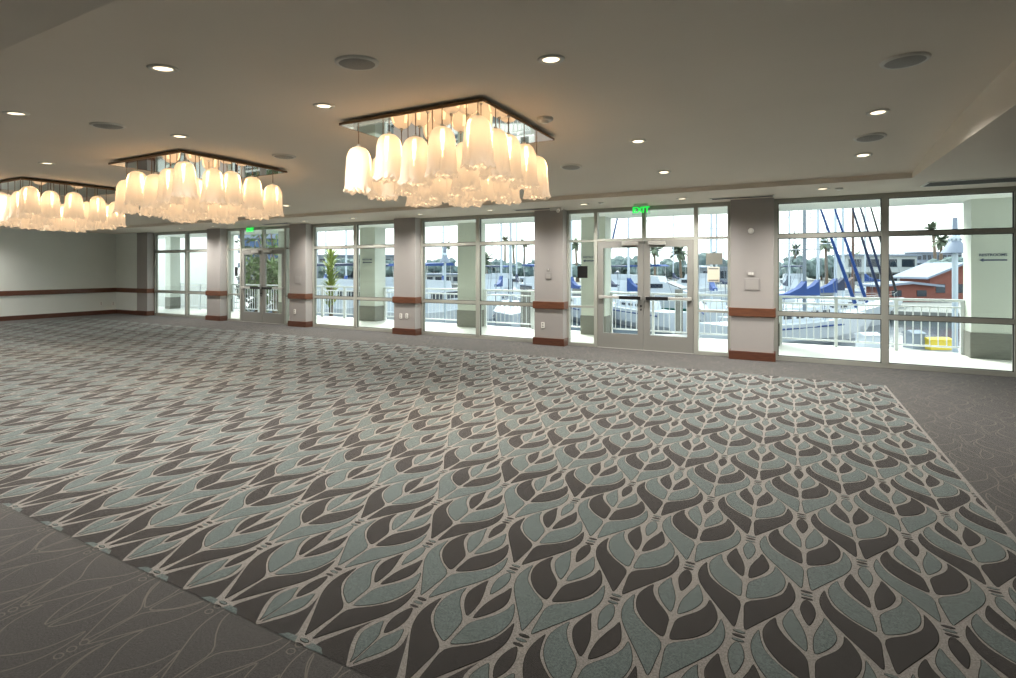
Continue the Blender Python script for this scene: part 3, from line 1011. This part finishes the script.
# railings: one per stretch between the columns
bal_me = None
def railing(x0, x1, label, Y=12.72, thick=False):
    global bal_me
    r = empty('terrace_railing', ((x0 + x1) / 2, Y, -.02))
    tag(r, label, 'railing', 'white railings along the terrace edge')
    hx = (x1 - x0) / 2
    MB().box(-hx, hx, -.035, .035, .98, 1.03, bev=.01).build('top_rail', M_RAIL, r)
    MB().cyl((-hx, 0, .875), (hx, 0, .875), .018, n=8).build('upper_rail', M_RAIL, r)
    MB().cyl((-hx, 0, .125), (hx, 0, .125), .018, n=8).build('bottom_rail', M_RAIL, r)
    npost = max(2, round((x1 - x0) / 1.22) + 1)
    for k in range(npost):
        x = -hx + .03 + (2 * hx - .06) * k / (npost - 1)
        w_ = .05 if thick else .03
        MB().box(x - w_, x + w_, -.028, .028, 0, .98, bev=.004).build('post', M_RAIL, r)
    nb = int((x1 - x0) / .125)
    for k in range(1, nb):
        x = -hx + (2 * hx) * k / nb
        if bal_me is None:
            b = MB().cyl((0, 0, .13), (0, 0, .87), .010, n=6).build('baluster', M_RAIL, r)
            bal_me = b.data
        else:
            b = bpy.data.objects.new('baluster', bal_me); col.objects.link(b); b.parent = r
        b.location = (x, 0, 0)
xs = [x for x, _ in COLS]
RL = ['white railing stretch seen through the far left window', 'white railing stretch at left part of the far double door',
      'white railing stretch before the tall yellow green plant', 'white railing stretch seen through second and third windows',
      'white railing stretch in right half of third window', 'white railing stretch behind the nearer double door',
      'white railing stretch behind the largest window at right']
for i in range(7):
    railing(xs[i] + .61, xs[i + 1], RL[i], thick=(i < 5))
railing(xs[7] + .61, 9.0, 'white railing stretch beyond the right end column')

# white wing of the building at the far left of the terrace
r = empty('building_wing', (-26.0, 15.6, -2.2))
tag(r, 'tall plain white building wing beyond the far left window', 'building')
MB().prism([(-9, 0), (3.6, 0), (-6.0, 7), (-14, 7)], 'z', 0, 9).build('wing_wall', M_EXTW, r)
MB().prism([(-9.1, -.15), (3.8, -.15), (-5.9, 7.15), (-14.1, 7.15)], 'z', 9, 9.35).build('parapet', M_EXTB, r)

# ------------------------------------------------------------------ harbour ground and water
ZW = -2.2
tag(MB().box(-160, 140, 12.95, 78, ZW - .4, ZW).build('harbour_water', M_WATER), 'dark still harbour water between the docks and boats', 'water', kind='stuff')
tag(MB().box(-260, 260, 78, 420, ZW - .4, -1.3).build('floor_quay', M_GROUND), kind='structure')
tag(MB().box(-34, 14, 12.9, 12.95, ZW, -.02).build('wall_quay', M_BLDW), kind='structure')

def finger_dock(px, py_dummy, t, wd, ln, label, rz=YAW):
    p = ray(px, 268, t)
    r = empty('floating_dock', (p.x, p.y, ZW), rz)
    tag(r, label, 'dock', 'floating docks between the boats')
    MB().box(-wd / 2, wd / 2, -ln / 2, ln / 2, .05, .42).build('deck', M_DOCK, r)
    b = MB()
    MB().box(-wd / 2 - .06, -wd / 2, -ln / 2, ln / 2, .12, .36).box(wd / 2, wd / 2 + .06, -ln / 2, ln / 2, .12, .36).build('fender_strip', M_WHITE, r)
    k = max(2, int(max(wd, ln) / 7))
    for i in range(k):
        u = -.42 + .84 * i / (k - 1)
        x, y = (wd * u, ln / 2 + .2) if wd > ln else (wd / 2 + .25, ln * u)
        MB().cyl((x, y, -.5), (x, y, 2.7), .20, n=14).build('piling', M_PILE, r)
finger_dock(880, 0, 21.5, 13, 2.0, 'pale floating dock nearest the largest window')
finger_dock(610, 0, 26, 9, 2.0, 'pale floating dock behind the nearer double door')
finger_dock(470, 0, 24, 6, 1.8, 'pale floating dock seen in third window from left')
finger_dock(350, 0, 26, 7, 1.8, 'pale floating dock seen in second window from left')

# ------------------------------------------------------------------ boats
def hull_mesh(L, B, H, m, keel=.25, sheer=.22):
    mb = MB()
    st = 13
    vs = []
    for i in range(st):
        u = i / (st - 1)                    # 0 stern, 1 bow
        hb = B / 2 * (0.82 + .18 * math.sin(PI * min(u * 1.6, 1) / 2)) * (1 - max(0, (u - .45) / .55) ** 2.1 * .985)
        x = -L / 2 + L * u
        top = H + sheer * (abs(u - .35) * 1.4) ** 2 * H
        ov = .10 * L * max(0, (u - .8) / .2) ** 1.5
        row = [(x + ov, -hb, top), (x + ov * .45, -hb * .86, H * .30), (x, -hb * .40, -keel), (x, 0, -keel * 1.2), (x, hb * .40, -keel), (x + ov * .45, hb * .86, H * .30), (x + ov, hb, top)]
        vs += row
    fs = [(7 * i + j, 7 * i + j + 1, 7 * i + 7 + j + 1, 7 * i + 7 + j) for i in range(st - 1) for j in range(6)]
    fs += [(7 * i + 6, 7 * i, 7 * i + 7, 7 * i + 13) for i in range(st - 1)]
    fs += [tuple(range(6, -1, -1)), tuple(range(7 * (st - 1), 7 * st))]
    mb.add(vs, fs)
    return mb
def sailboat(loc, rz, label, L=10, mast_h=14, cover=M_BLUE, jib=M_BLUE, mast_m=M_MAST, furled=True, mast_off=.4):
    r = empty('sailboat', loc, rz)
    tag(r, label, 'sailboat', 'sailboats moored in the harbour')
    B, H = L * .24, 1.15
    hull_mesh(L, B, H, M_HULL).build('hull', M_HULL, r)
    st = MB()
    for s in (-1, 1):
        st.cyl((-L * .40, s * B * .445, H * .82), (L * .22, s * B * .47, H * .84), .045, n=6)
    st.build('rubbing_stripe', cover, r)
    cb = MB().prism([(-L * .22, H * .95), (-L * .20, H + .52), (L * .10, H + .46), (L * .26, H * .98)], 'y', -B * .26, B * .26)
    cabin = cb.build('cabin', M_HULL, r)
    wn = MB()
    for s in (-1, 1):
        for x in (-.14, -.05, .04):
            wn.box(L * x, L * (x + .055), s * B * .262 - .01, s * B * .262 + .01, H + .18, H + .34)
    wn.build('cabin_windows', M_DGLASS, cabin)
    mx = L * mast_off * .25
    MB().cyl((mx, 0, H + .4), (mx, 0, H + mast_h), .095, .07, 10).build('mast', mast_m, r)
    sp_ = MB()
    for zz in (.45, .72):
        sp_.cyl((mx, -B * .32, H + mast_h * zz), (mx, B * .32, H + mast_h * zz), .025, n=6)
    sp_.build('spreaders', mast_m, r)
    bz = H + 1.15
    MB().cyl((mx - .05, 0, bz), (mx - L * .25, 0, bz + .05), .06, n=8).build('boom', mast_m, r)
    # sail cover: deep at the mast, tapering along the boom
    MB().prism([(mx - .02, bz - .06), (mx - .02, bz + .85), (mx - L * .05, bz + .50), (mx - L * .13, bz + .24), (mx - L * .23, bz + .16), (mx - L * .23, bz - .02)], 'y', -.14, .14).build('sail_cover', cover, r)
    bow = Vector((L * .54, 0, H * 1.12)); top = Vector((mx + .1, 0, H + mast_h * .97))
    MB().cyl(bow, top, .016, n=5).build('forestay', M_WIRE, r)
    if furled:
        a, b = bow.lerp(top, .05), bow.lerp(top, .9)
        mid_ = bow.lerp(top, .35)
        MB().cyl(a, mid_, .10, .085, 8).cyl(mid_, b, .085, .03, 8).build('furled_jib', jib, r)
    wr = MB().cyl((-L * .49, 0, H * .95), (mx, 0, H + mast_h), .014, n=5)
    for s in (-1, 1):
        wr.cyl((mx - .2, s * B * .45, H), (mx, 0, H + mast_h * .95), .012, n=5)
        wr.cyl((mx - .1, s * B * .45, H), (mx, s * B * .32, H + mast_h * .45), .012, n=5)
    wr.build('shrouds', M_WIRE, r)
    rl = MB()
    for s in (-1, 1):
        pts = []
        for u in (-.46, -.3, -.1, .1, .3, .42):
            hb = B / 2 * (1 - max(0, (u + .05) / .55) ** 2.1 * .9) * .95
            rl.cyl((L * u, s * hb, H), (L * u, s * hb, H + .6), .014, n=5)
            pts.append((L * u, s * hb, H + .6))
        pts.append((L * .53, 0, H + .75))
        rl.tube(pts, .012, 5)
    rl.build('guard_rail', M_CHROME, r)
    return r
def motor_yacht(loc, rz, label, L=11, canopy=M_BLUE, bottom=None):
    r = empty('motor_yacht', loc, rz)
    tag(r, label, 'motor boat', 'motor boats moored in the harbour')
    B, H = L * .32, 1.45
    h = hull_mesh(L, B, H, M_HULL, sheer=.55).build('hull', M_HULL, r)
    if bottom:
        hull_mesh(L * 1.002, B * 1.01, H * .30, M_HULL, sheer=.1).build('boot_stripe', bottom, h)
    c_ = MB().prism([(-L * .30, H * .95), (-L * .30, H + 1.15), (L * .04, H + 1.15), (L * .17, H + .55), (L * .34, H * 1.02)], 'y', -B * .36, B * .36)
    cb = c_.build('cabin', M_HULL, r)
    wn = MB()
    for s in (-1, 1):
        wn.box(-L * .27, L * .03, s * B * .362 - .012, s * B * .362 + .012, H + .62, H + 1.0)
    wn.prism([(L * .048, H + 1.10), (L * .168, H + .60), (L * .178, H + .62), (L * .058, H + 1.13)], 'y', -B * .31, B * .31)
    wn.build('windows', M_DGLASS, cb)
    MB().prism([(-L * .26, H + 1.15), (-L * .28, H + 1.75), (-L * .02, H + 1.62), (L * .0, H + 1.15)], 'y', -B * .30, B * .30).build('flybridge', M_HULL, r)
    MB().prism([(-L * .30, H + 2.45), (-L * .29, H + 2.58), (-L * .02, H + 2.66), (L * .02, H + 2.50)], 'y', -B * .33, B * .33).build('canopy', canopy, r)
    ps = MB()
    for x in (-L * .27, -L * .02):
        for s in (-1, 1):
            ps.cyl((x, s * B * .28, H + 1.5), (x, s * B * .30, H + 2.5), .02, n=6)
    ps.build('canopy_frame', M_CHROME, r)
    rl = MB()
    for s in (-1, 1):
        pts = []
        for u in (0, .12, .24, .36, .45):
            hb = B / 2 * (1 - max(0, (u + .05) / .55) ** 2.1 * .97) * .93
            zz = H * (1 + .55 * (abs(u + .15) * 1.4) ** 2)
            rl.cyl((L * u, s * hb, zz), (L * u, s * hb, zz + .6), .014, n=5); pts.append((L * u, s * hb, zz + .6))
        rl.tube(pts, .014, 5)
    rl.build('bow_rail', M_CHROME, r)
    return r
def wpos(px, t):
    p = ray(px, 268, t); p.z = ZW
    return p
CR = YAW                      # heading along picture right
# large window: five boats side by side, sterns towards the terrace, bows away to the right
for px, t, cov, jib, mm, L, lb in (
        (804.5, 27.0, M_BLUE, M_BLUE, M_MASTG, 10.7, 'sailboat with grey mast and bright blue furled jib, nearest in largest window'),
        (818, 30.2, M_BLUE, M_BLUE, M_MAST, 11.4, 'second sailboat with bright blue sail cover and blue furled jib'),
        (835.5, 33.4, M_BLUE, M_NAVY, M_MAST, 12.1, 'sailboat with bright blue sail cover and navy furled jib'),
        (843, 36.8, M_NAVY, M_NAVY, M_MAST, 13.2, 'sailboat with navy canvas behind the blue covered ones'),
        (853, 40.4, M_BROWNC, M_BLACK, M_MASTB, 14.2, 'sailboat with brown wooden mast and brown sail cover')):
    p = wpos(px, t)
    hd = CR + math.radians(27)
    sailboat(p - Vector((math.cos(hd), math.sin(hd), 0)) * (L * .1), hd, lb, L, 8.0 * t / 27, cov, jib, mm)
def berth(kind, px, t, da, label, *a):
    """a boat lying roughly end-on to the terrace, mast or cabin at the given bearing"""
    return kind(wpos(px, t), CR + PI / 2 + da, label, *a)
berth(motor_yacht, 792, 60, -.4, 'far white motor boat under trees at left of largest window', 10, M_NAVY)
berth(sailboat, 872, 60, .2, 'far pale sailboat behind the brown masted one', 9, 12, M_BLUE, M_HULL, M_MAST, False)
berth(sailboat, 787, 46, PI - .3, 'sailboat half hidden by pillar at left of largest window', 9, 10.5, M_NAVY, M_HULL, M_MAST, False)
# nearer door bay
berth(sailboat, 636, 35, .35, 'sailboat with blue cover seen through left leaf of nearer door', 9.0, 9.5, M_BLUE, M_BLUE, M_MAST)
berth(sailboat, 612, 43, .2, 'slim sailboat behind left leaf of nearer door', 9, 11, M_NAVY, M_HULL, M_MAST, False)
berth(motor_yacht, 628, 55, -.5, 'boxy white boat with dark windows behind left door leaf', 10, M_NAVY)
berth(motor_yacht, 664, 46, PI + .95, 'white yacht with green waterline seen through right leaf of nearer door', 10.5, M_BLUE, M_TEALH)
berth(motor_yacht, 690, 62, .4, 'far small white boat at right edge of nearer door', 9, M_HULL)
berth(sailboat, 713, 36, -.25, 'sailboat with blue cover behind cream notice on sidelight', 9, 12, M_BLUE, M_BLUE, M_MAST, False)
berth(sailboat, 722, 50, .2, 'second sailboat behind cream notice, farther across the water', 9, 12, M_NAVY, M_HULL, M_MAST, False)
berth(sailboat, 676, 72, .1, 'tiny far sailboat across the water behind nearer door', 9, 10, M_NAVY, M_HULL, M_MAST, False)
berth(sailboat, 575, 40, .2, 'sailboat with blue cover left of column by nearer door', 9.5, 14, M_BLUE, M_HULL, M_MAST, False)
# third window from the left
berth(sailboat, 499, 44, -.2, 'sailboat with blue cover, left one in third window', 9.0, 14, M_BLUE, M_HULL, M_MAST, False)
berth(sailboat, 510.5, 33, PI, 'sailboat with navy cover and thick mast in third window', 9.0, 14.5, M_NAVY, M_HULL, M_MAST, False)
berth(sailboat, 518, 57, .15, 'sailboat with slim mast beside the blue awning boat', 9, 13, M_NAVY, M_HULL, M_MAST, False)
berth(motor_yacht, 532, 42, .35, 'motor boat with a bright blue awning at right of third window', 8, M_BLUE)
berth(motor_yacht, 436, 31, -.35, 'large white motor yacht seen through left half of third window', 11, M_BLUE)
berth(sailboat, 443, 47, .1, 'sailboat behind the large white yacht in third window', 9, 13, M_BLUE, M_HULL, M_MAST, False)
berth(motor_yacht, 488, 58, .3, 'far small white boat at left of third window right half', 9, M_NAVY)
berth(motor_yacht, 506, 66, -.3, 'far white cruiser between the masts in third window', 10, M_BLUE)
# second window from the left
berth(sailboat, 345, 46, .2, 'sailboat seen through left half of the second window', 9.5, 14, M_BLUE, M_HULL, M_MAST, False)
berth(motor_yacht, 347, 33, -.3, 'white motor boat with navy canopy in the second window', 9, M_NAVY)
berth(motor_yacht, 393, 38, .3, 'white motor boat right of the column in the second window', 10, M_NAVY)
berth(sailboat, 324, 58, .1, 'far sailboat behind the tall yellow green plant', 9, 12, M_BLUE, M_HULL, M_MAST, False)

# ------------------------------------------------------------------ lamp posts, boxes
def lamp_post(px, py_shade_bottom, t, rshade, label, top_py=None):
    p = ray(px, py_shade_bottom, t)
    z0 = ZW + .3
    r = empty('harbour_lamp', (p.x, p.y, z0))
    tag(r, label, 'lamp post', 'bell shaped harbour lamps')
    h = p.z - z0
    MB().cyl((0, 0, 0), (0, 0, h + .1), .22 * rshade, .22 * rshade, 14).cyl((0, 0, 0), (0, 0, .12), .25, n=16).build('pole', M_MAST, r)
    s = rshade
    MB().lathe([(s, 0), (s * .97, s * .08), (s * .66, s * .62), (s * .46, s * .98), (s * .40, s * 1.06)], 28, (0, 0, h)).build('lamp_shade', M_ROOFW, r)
    MB().lathe([(s * .40, s * 1.04), (s * .42, s * 1.2), (s * .40, s * 1.5), (s * .28, s * 1.68), (0, s * 1.75)], 24, (0, 0, h)).build('lamp_cap', M_MAST, r)
    b = MB()
    for k in range(8):
        a = 2 * PI * k / 8
        b.cyl((s * .425 * math.cos(a), s * .425 * math.sin(a), h + s * 1.08), (s * .425 * math.cos(a), s * .425 * math.sin(a), h + s * 1.26), s * .07, n=6)
    b.build('vents', M_BLDG, r)
    MB().cyl((0, 0, h + s * 1.7), (0, 0, h + s * 3.1), .09, .08, 12).build('finial', M_ROOFW, r)
lamp_post(955, 253, 20, .43, 'white bell shaped harbour lamp beside column in largest window')
lamp_post(445, 262, 27, .28, 'small bell shaped harbour lamp in left half of third window')
def dock_box(px, py0, py1, w_px, t, m, label):
    p = ray(px, py1, t)
    z = ray(px, py0, t).z
    wd = w_px * t / F_PX
    r = empty('dock_box', (p.x, p.y, p.z), YAW)
    tag(r, label, 'dock box')
    h = z - p.z
    MB().box(-wd / 2, wd / 2, -.3, .3, 0, h * .8, bev=.02).build('box_body', m, r)
    MB().prism([(-.33, h * .8), (-.33, h * .86), (0, h), (.33, h * .86), (.33, h * .8)], 'x', -wd / 2 - .03, wd / 2 + .03).build('lid', m, r)
def on_water(px, t): return 268 + (EYE - ZW) * F_PX / t
dock_box(936, 337, 268 + (EYE - ZW - .42) * F_PX / 22, 22, 22, M_YELLOW, 'yellow dock box behind railing at right of the largest window')
dock_box(914, 330, 268 + (EYE - ZW - .42) * F_PX / 22, 12, 22.3, M_BLDG, 'blue grey dock box left of the yellow one')
dock_box(868, 332, 268 + (EYE - ZW - .42) * F_PX / 22, 16, 22, M_HULL, 'white dock box left of the mullion in largest window')

# ------------------------------------------------------------------ trees and palms
def palm(px, py_top, t, h_dead, label, fr=1.6, lean=0.0, n=16):
    p = ray(px, py_top, t)
    z0 = -1.3 if t > 80 else ZW
    r = empty('palm_tree', (p.x, p.y, z0))
    tag(r, label, 'palm tree', 'palms across the harbour')
    H = p.z - z0
    pts = [Vector((lean * (u ** 2) * H * .1, 0, H * u)) for u in (0, .25, .5, .75, 1)]
    b = MB()
    for i in range(4): b.cyl(pts[i], pts[i + 1], .30 - .03 * i, .27 - .03 * i, 8)
    b.build('trunk', M_TRUNK, r)
    rnd = random.Random(px)
    f = MB()
    c = pts[-1]
    for k in range(int(n * 1.5)):
        a = rnd.uniform(0, 2 * PI); el = rnd.uniform(-.9, 1.2)
        L = fr * rnd.uniform(.8, 1.1)
        prev = c; d = Vector((math.cos(a) * math.cos(el), math.sin(a) * math.cos(el), math.sin(el)))
        side = Vector((-math.sin(a), math.cos(a), 0))
        for s in range(5):
            nx = prev + d * (L / 5); d = (d + Vector((0, 0, -.22))).normalized()
            w0, w1 = (.10, .30, .34, .26, .14)[s] * fr / 1.6, (.30, .34, .26, .14, .02)[s] * fr / 1.6
            dz = Vector((0, 0, -.35))
            f.add([prev, nx, nx + side * w1 + dz * w1, prev + side * w0 + dz * w0], [(0, 1, 2, 3)])
            f.add([prev, nx, nx - side * w1 + dz * w1, prev - side * w0 + dz * w0], [(0, 1, 2, 3)])
            prev = nx
    f.build('fronds', M_PALM, r, normals=False)
PALMS = [(826.5, 244 - 1, 95, 2.6, 'fan palm beside the second mast in largest window'),
         (853.5, 262 - 1, 110, 3.6, 'palm crown behind the brown mast in largest window'),
         (795, 268 - 19, 120, 2.4, 'small palm above trees at left of largest window'),
         (936, 229, 95, 2.4, 'leaning fan palm left of harbour lamp'),
         (941, 240, 88, 2.4, 'shorter fan palm beside the leaning one near harbour lamp'),
         (655, 249, 110, 2.9, 'palm at upper left of the right door leaf'),
         (681, 251, 105, 3.2, 'bushy palm at right of the right door leaf'),
         (505, 240, 120, 1.9, 'slim palm left in third window'),
         (514.5, 243, 120, 1.9, 'slim palm at middle of third window'),
         (524.5, 242, 120, 1.9, 'slim palm right in third window'),
         (487, 260, 80, 2.6, 'short leafy palm at left of third window right half'),
         (577, 243, 110, 2.4, 'palm left of the column by nearer door'),
         (446, 245, 120, 2.2, 'palm above the small harbour lamp in third window')]
for px, py, t, fr, lb in PALMS:
    palm(px, py, t, 0, lb, fr * .85, lean=random.uniform(-.6, .6))
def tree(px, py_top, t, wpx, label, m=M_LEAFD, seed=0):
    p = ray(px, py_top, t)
    z0 = -1.3
    r = empty('tree', (p.x, p.y, z0))
    tag(r, label, 'tree', 'trees along the far shore')
    H = p.z - z0; R = wpx * t / F_PX / 2
    rnd = random.Random(seed + int(px))
    MB().cyl((0, 0, 0), (0, 0, H * .6), .35, .2, 8).build('trunk', M_TRUNK, r)
    b = MB()
    for k in range(16):
        a = rnd.uniform(0, 6.28); rr = R * rnd.uniform(0, .75)
        zz = H * rnd.uniform(.35, .82)
        b.blob((rr * math.cos(a), rr * math.sin(a), zz), min(R, H) * rnd.uniform(.24, .36), seed=k + int(px), sub=2, rough=.28)
    b.build('crown', m, r)
TR = [(785, 262, 110, 34), (800, 257, 120, 40), (822, 258, 125, 44), (843, 262, 130, 44), (925, 268, 75, 26), (945, 258, 85, 40), (960, 257, 95, 36),
      (612, 258, 100, 34), (632, 257, 100, 40), (652, 266, 120, 34), (665, 261, 120, 40), (683, 263, 120, 34), (710, 254, 120, 44), (727, 262, 120, 30),
      (487, 262, 110, 28), (500, 260, 110, 30), (516, 264, 115, 34), (531, 259, 110, 30), (434, 258, 110, 26), (449, 258, 110, 30),
      (324, 262, 110, 36), (345, 258, 110, 34), (395, 260, 110, 30), (578, 262, 110, 26), (468, 258, 110, 26)]
places = ['at left edge of largest window', 'beside the grey mast in largest window', 'behind the fan palm in largest window', 'left of the long white building', 'dark low tree before the leaning palm', 'right of leaning palm', 'behind the harbour lamp',
          'left in left door leaf', 'right in left door leaf', 'left in right door leaf', 'middle of right door leaf', 'right in right door leaf', 'behind the grey panel on sidelight', 'at right edge of sidelight',
          'left in third window right half', 'behind blue covered boat in third window', 'middle of third window right half', 'at right edge of third window', 'left of small harbour lamp', 'behind small harbour lamp',
          'behind tall yellow green plant', 'left of mullion in second window', 'right of column in second window', 'left of column by nearer door', 'behind column in third window']
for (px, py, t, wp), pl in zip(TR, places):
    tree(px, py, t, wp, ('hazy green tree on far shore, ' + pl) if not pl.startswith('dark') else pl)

# leafy tree near the far double door
def leafy_tree(px, t, H, R, label, m, n=2600, seed=1, name='tree', z0=ZW, low=.35, group=None):
    p = ray(px, 268, t)
    r = empty(name, (p.x, p.y, z0))
    tag(r, label, 'tree')
    rnd = random.Random(seed)
    tk = MB().cyl((0, 0, 0), (.1, 0, H * .5), .14, .09, 8)
    for k in range(7):
        a = k * .9
        tk.cyl((.08, 0, H * (.3 + .04 * k)), (R * .6 * math.cos(a), R * .6 * math.sin(a), H * (.55 + .05 * k)), .05, .02, 6)
    tk.build('trunk', M_TRUNK, r)
    f = MB()
    cl = [(R * .6 * rnd.uniform(-1, 1), R * .6 * rnd.uniform(-1, 1), H * rnd.uniform(low, .95)) for _ in range(26)]
    for _ in range(n):
        c0 = rnd.choice(cl)
        c = Vector([c0[i] + rnd.gauss(0, R * .17) for i in range(3)])
        d = Vector((rnd.gauss(0, 1), rnd.gauss(0, 1), rnd.gauss(0, 1))).normalized()
        e_ = d.cross(Vector((rnd.gauss(0, 1), rnd.gauss(0, 1), rnd.gauss(0, 1)))).normalized()
        s = rnd.uniform(.10, .18)
        f.add([c - d * s, c + e_ * s * .4, c + d * s, c - e_ * s * .4], [(0, 1, 2, 3)])
    f.build('foliage', m, r, normals=False)
leafy_tree(274, 22, 6.6, 1.15, 'leafy bright green tree behind right leaf of far double door', M_LEAF, n=1300, seed=4)
leafy_tree(256, 24, 5.0, .85, 'darker leafy tree behind left leaf of far double door', mat('foliage_dark', (58, 70, 54), .85, rgb2=(92, 96, 78), nscale=4), n=1100, seed=8)
# tall strap leaved plant beyond the rail
p = ray(331, 300, 24)
r = empty('strap_leaf_plant', (p.x, p.y, ZW))
tag(r, 'tall yellow green plant behind railing in second window', 'plant')
MB().cyl((0, 0, 0), (0, 0, 3.9), .10, .07, 8).build('stem', M_TRUNK, r)
f = MB(); rnd = random.Random(3)
for k in range(150):
    a = rnd.uniform(0, 6.28); z = rnd.uniform(1.9, 4.4)
    base = Vector((0, 0, z)); d = Vector((math.cos(a) * .6, math.sin(a) * .6, .8)).normalized()
    side = Vector((-math.sin(a), math.cos(a), 0)); prev = base
    for s in range(4):
        nx = prev + d * .17; d = (d + Vector((0, 0, -.22))).normalized()
        w0, w1 = (.02, .05, .05, .03)[s], (.05, .05, .03, .004)[s]
        f.add([prev - side * w0, nx - side * w1, nx + side * w1, prev + side * w0], [(0, 1, 2, 3)]); prev = nx
f.build('leaves', M_LEAFY, r, normals=False)

# ------------------------------------------------------------------ buildings across the water
def building(px0, px1, py_top, t, label, m, depth=10, floors=2, nwin=6, zbase=-1.3, roof=M_ROOFW, win=M_DGLASS, band=True):
    a, b = ray(px0, 268, t), ray(px1, 268, t)
    wd = (b - a).length
    r = empty('building', ((a.x + b.x) / 2, (a.y + b.y) / 2, zbase), YAW)
    tag(r, label, 'building', 'buildings across the harbour')
    H = ray(px0, py_top, t).z - zbase
    MB().box(-wd / 2, wd / 2, 0, depth, 0, H).build('walls', m, r)
    MB().box(-wd / 2 - .4, wd / 2 + .4, -.5, depth + .3, H, H + .3).build('roof', roof, r)
    fh = H / floors
    for k in range(floors):
        if band and k: MB().box(-wd / 2 - .2, wd / 2 + .2, -1.0, -.01, k * fh - .3, k * fh + .25).build('balcony_slab', m, r)
        for i in range(nwin):
            x = -wd / 2 + wd * (i + .5) / nwin
            hw = wd / nwin * .36
            MB().box(x - hw, x + hw, -.06, -.005, k * fh + fh * .25, k * fh + fh * .78).build('window', win, r)
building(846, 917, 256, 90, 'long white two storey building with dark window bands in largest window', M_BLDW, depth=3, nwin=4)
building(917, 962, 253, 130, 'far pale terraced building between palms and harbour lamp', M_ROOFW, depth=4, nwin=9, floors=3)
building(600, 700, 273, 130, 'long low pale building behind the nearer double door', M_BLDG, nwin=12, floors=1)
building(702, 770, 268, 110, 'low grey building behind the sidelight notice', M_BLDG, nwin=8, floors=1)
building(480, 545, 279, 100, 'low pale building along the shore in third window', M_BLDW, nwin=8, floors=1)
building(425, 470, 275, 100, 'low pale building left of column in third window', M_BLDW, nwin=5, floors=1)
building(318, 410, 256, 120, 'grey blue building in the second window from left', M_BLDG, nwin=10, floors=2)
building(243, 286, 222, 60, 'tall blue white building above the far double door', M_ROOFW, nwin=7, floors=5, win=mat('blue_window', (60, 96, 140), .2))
# red boathouse with pale gable roof, and its long low shed
def boathouse(px0, px1, t, H, rise, label, dz=-1.3, dep=9):
    a, b = ray(px0, 268, t), ray(px1, 268, t)
    wd = (b - a).length
    r = empty('boathouse', ((a.x + b.x) / 2, (a.y + b.y) / 2, dz), YAW)
    tag(r, label, 'boathouse', 'red timber boathouses on the quay')
    MB().box(-wd / 2, wd / 2, 0, dep, 0, H).build('walls', M_BRICK, r)
    MB().prism([(-wd / 2 - .6, H - .05), (0, H + rise), (wd / 2 + .6, H - .05), (wd / 2 + .6, H + .14), (0, H + rise + .22), (-wd / 2 - .6, H + .14)], 'y', -.5, dep + .5).build('roof', M_ROOFW, r)
    MB().prism([(-wd / 2, H), (0, H + rise), (wd / 2, H)], 'y', 0, .2).build('gable', M_BRICK, r)
    n = max(2, int(wd / 2))
    for i in range(n):
        x = -wd / 2 + wd * (i + .5) / n
        MB().box(x - .45, x + .45, -.05, -.005, H * .35, H * .75).build('window', M_DGLASS, r)
boathouse(930, 992, 52, 2.15, 1.4, 'red timber boathouse with pale gable roof behind harbour lamp', dz=-1.6, dep=4)
boathouse(884, 934, 50, 1.45, .25, 'long low red shed with pale roof left of the boathouse', dz=-1.6, dep=2.5)
tag(MB().box(ray(870, 268, 49).x, ray(1010, 268, 49).x + 12, 48, 78, ZW, -1.6).build('floor_pier', M_GROUND), kind='structure')
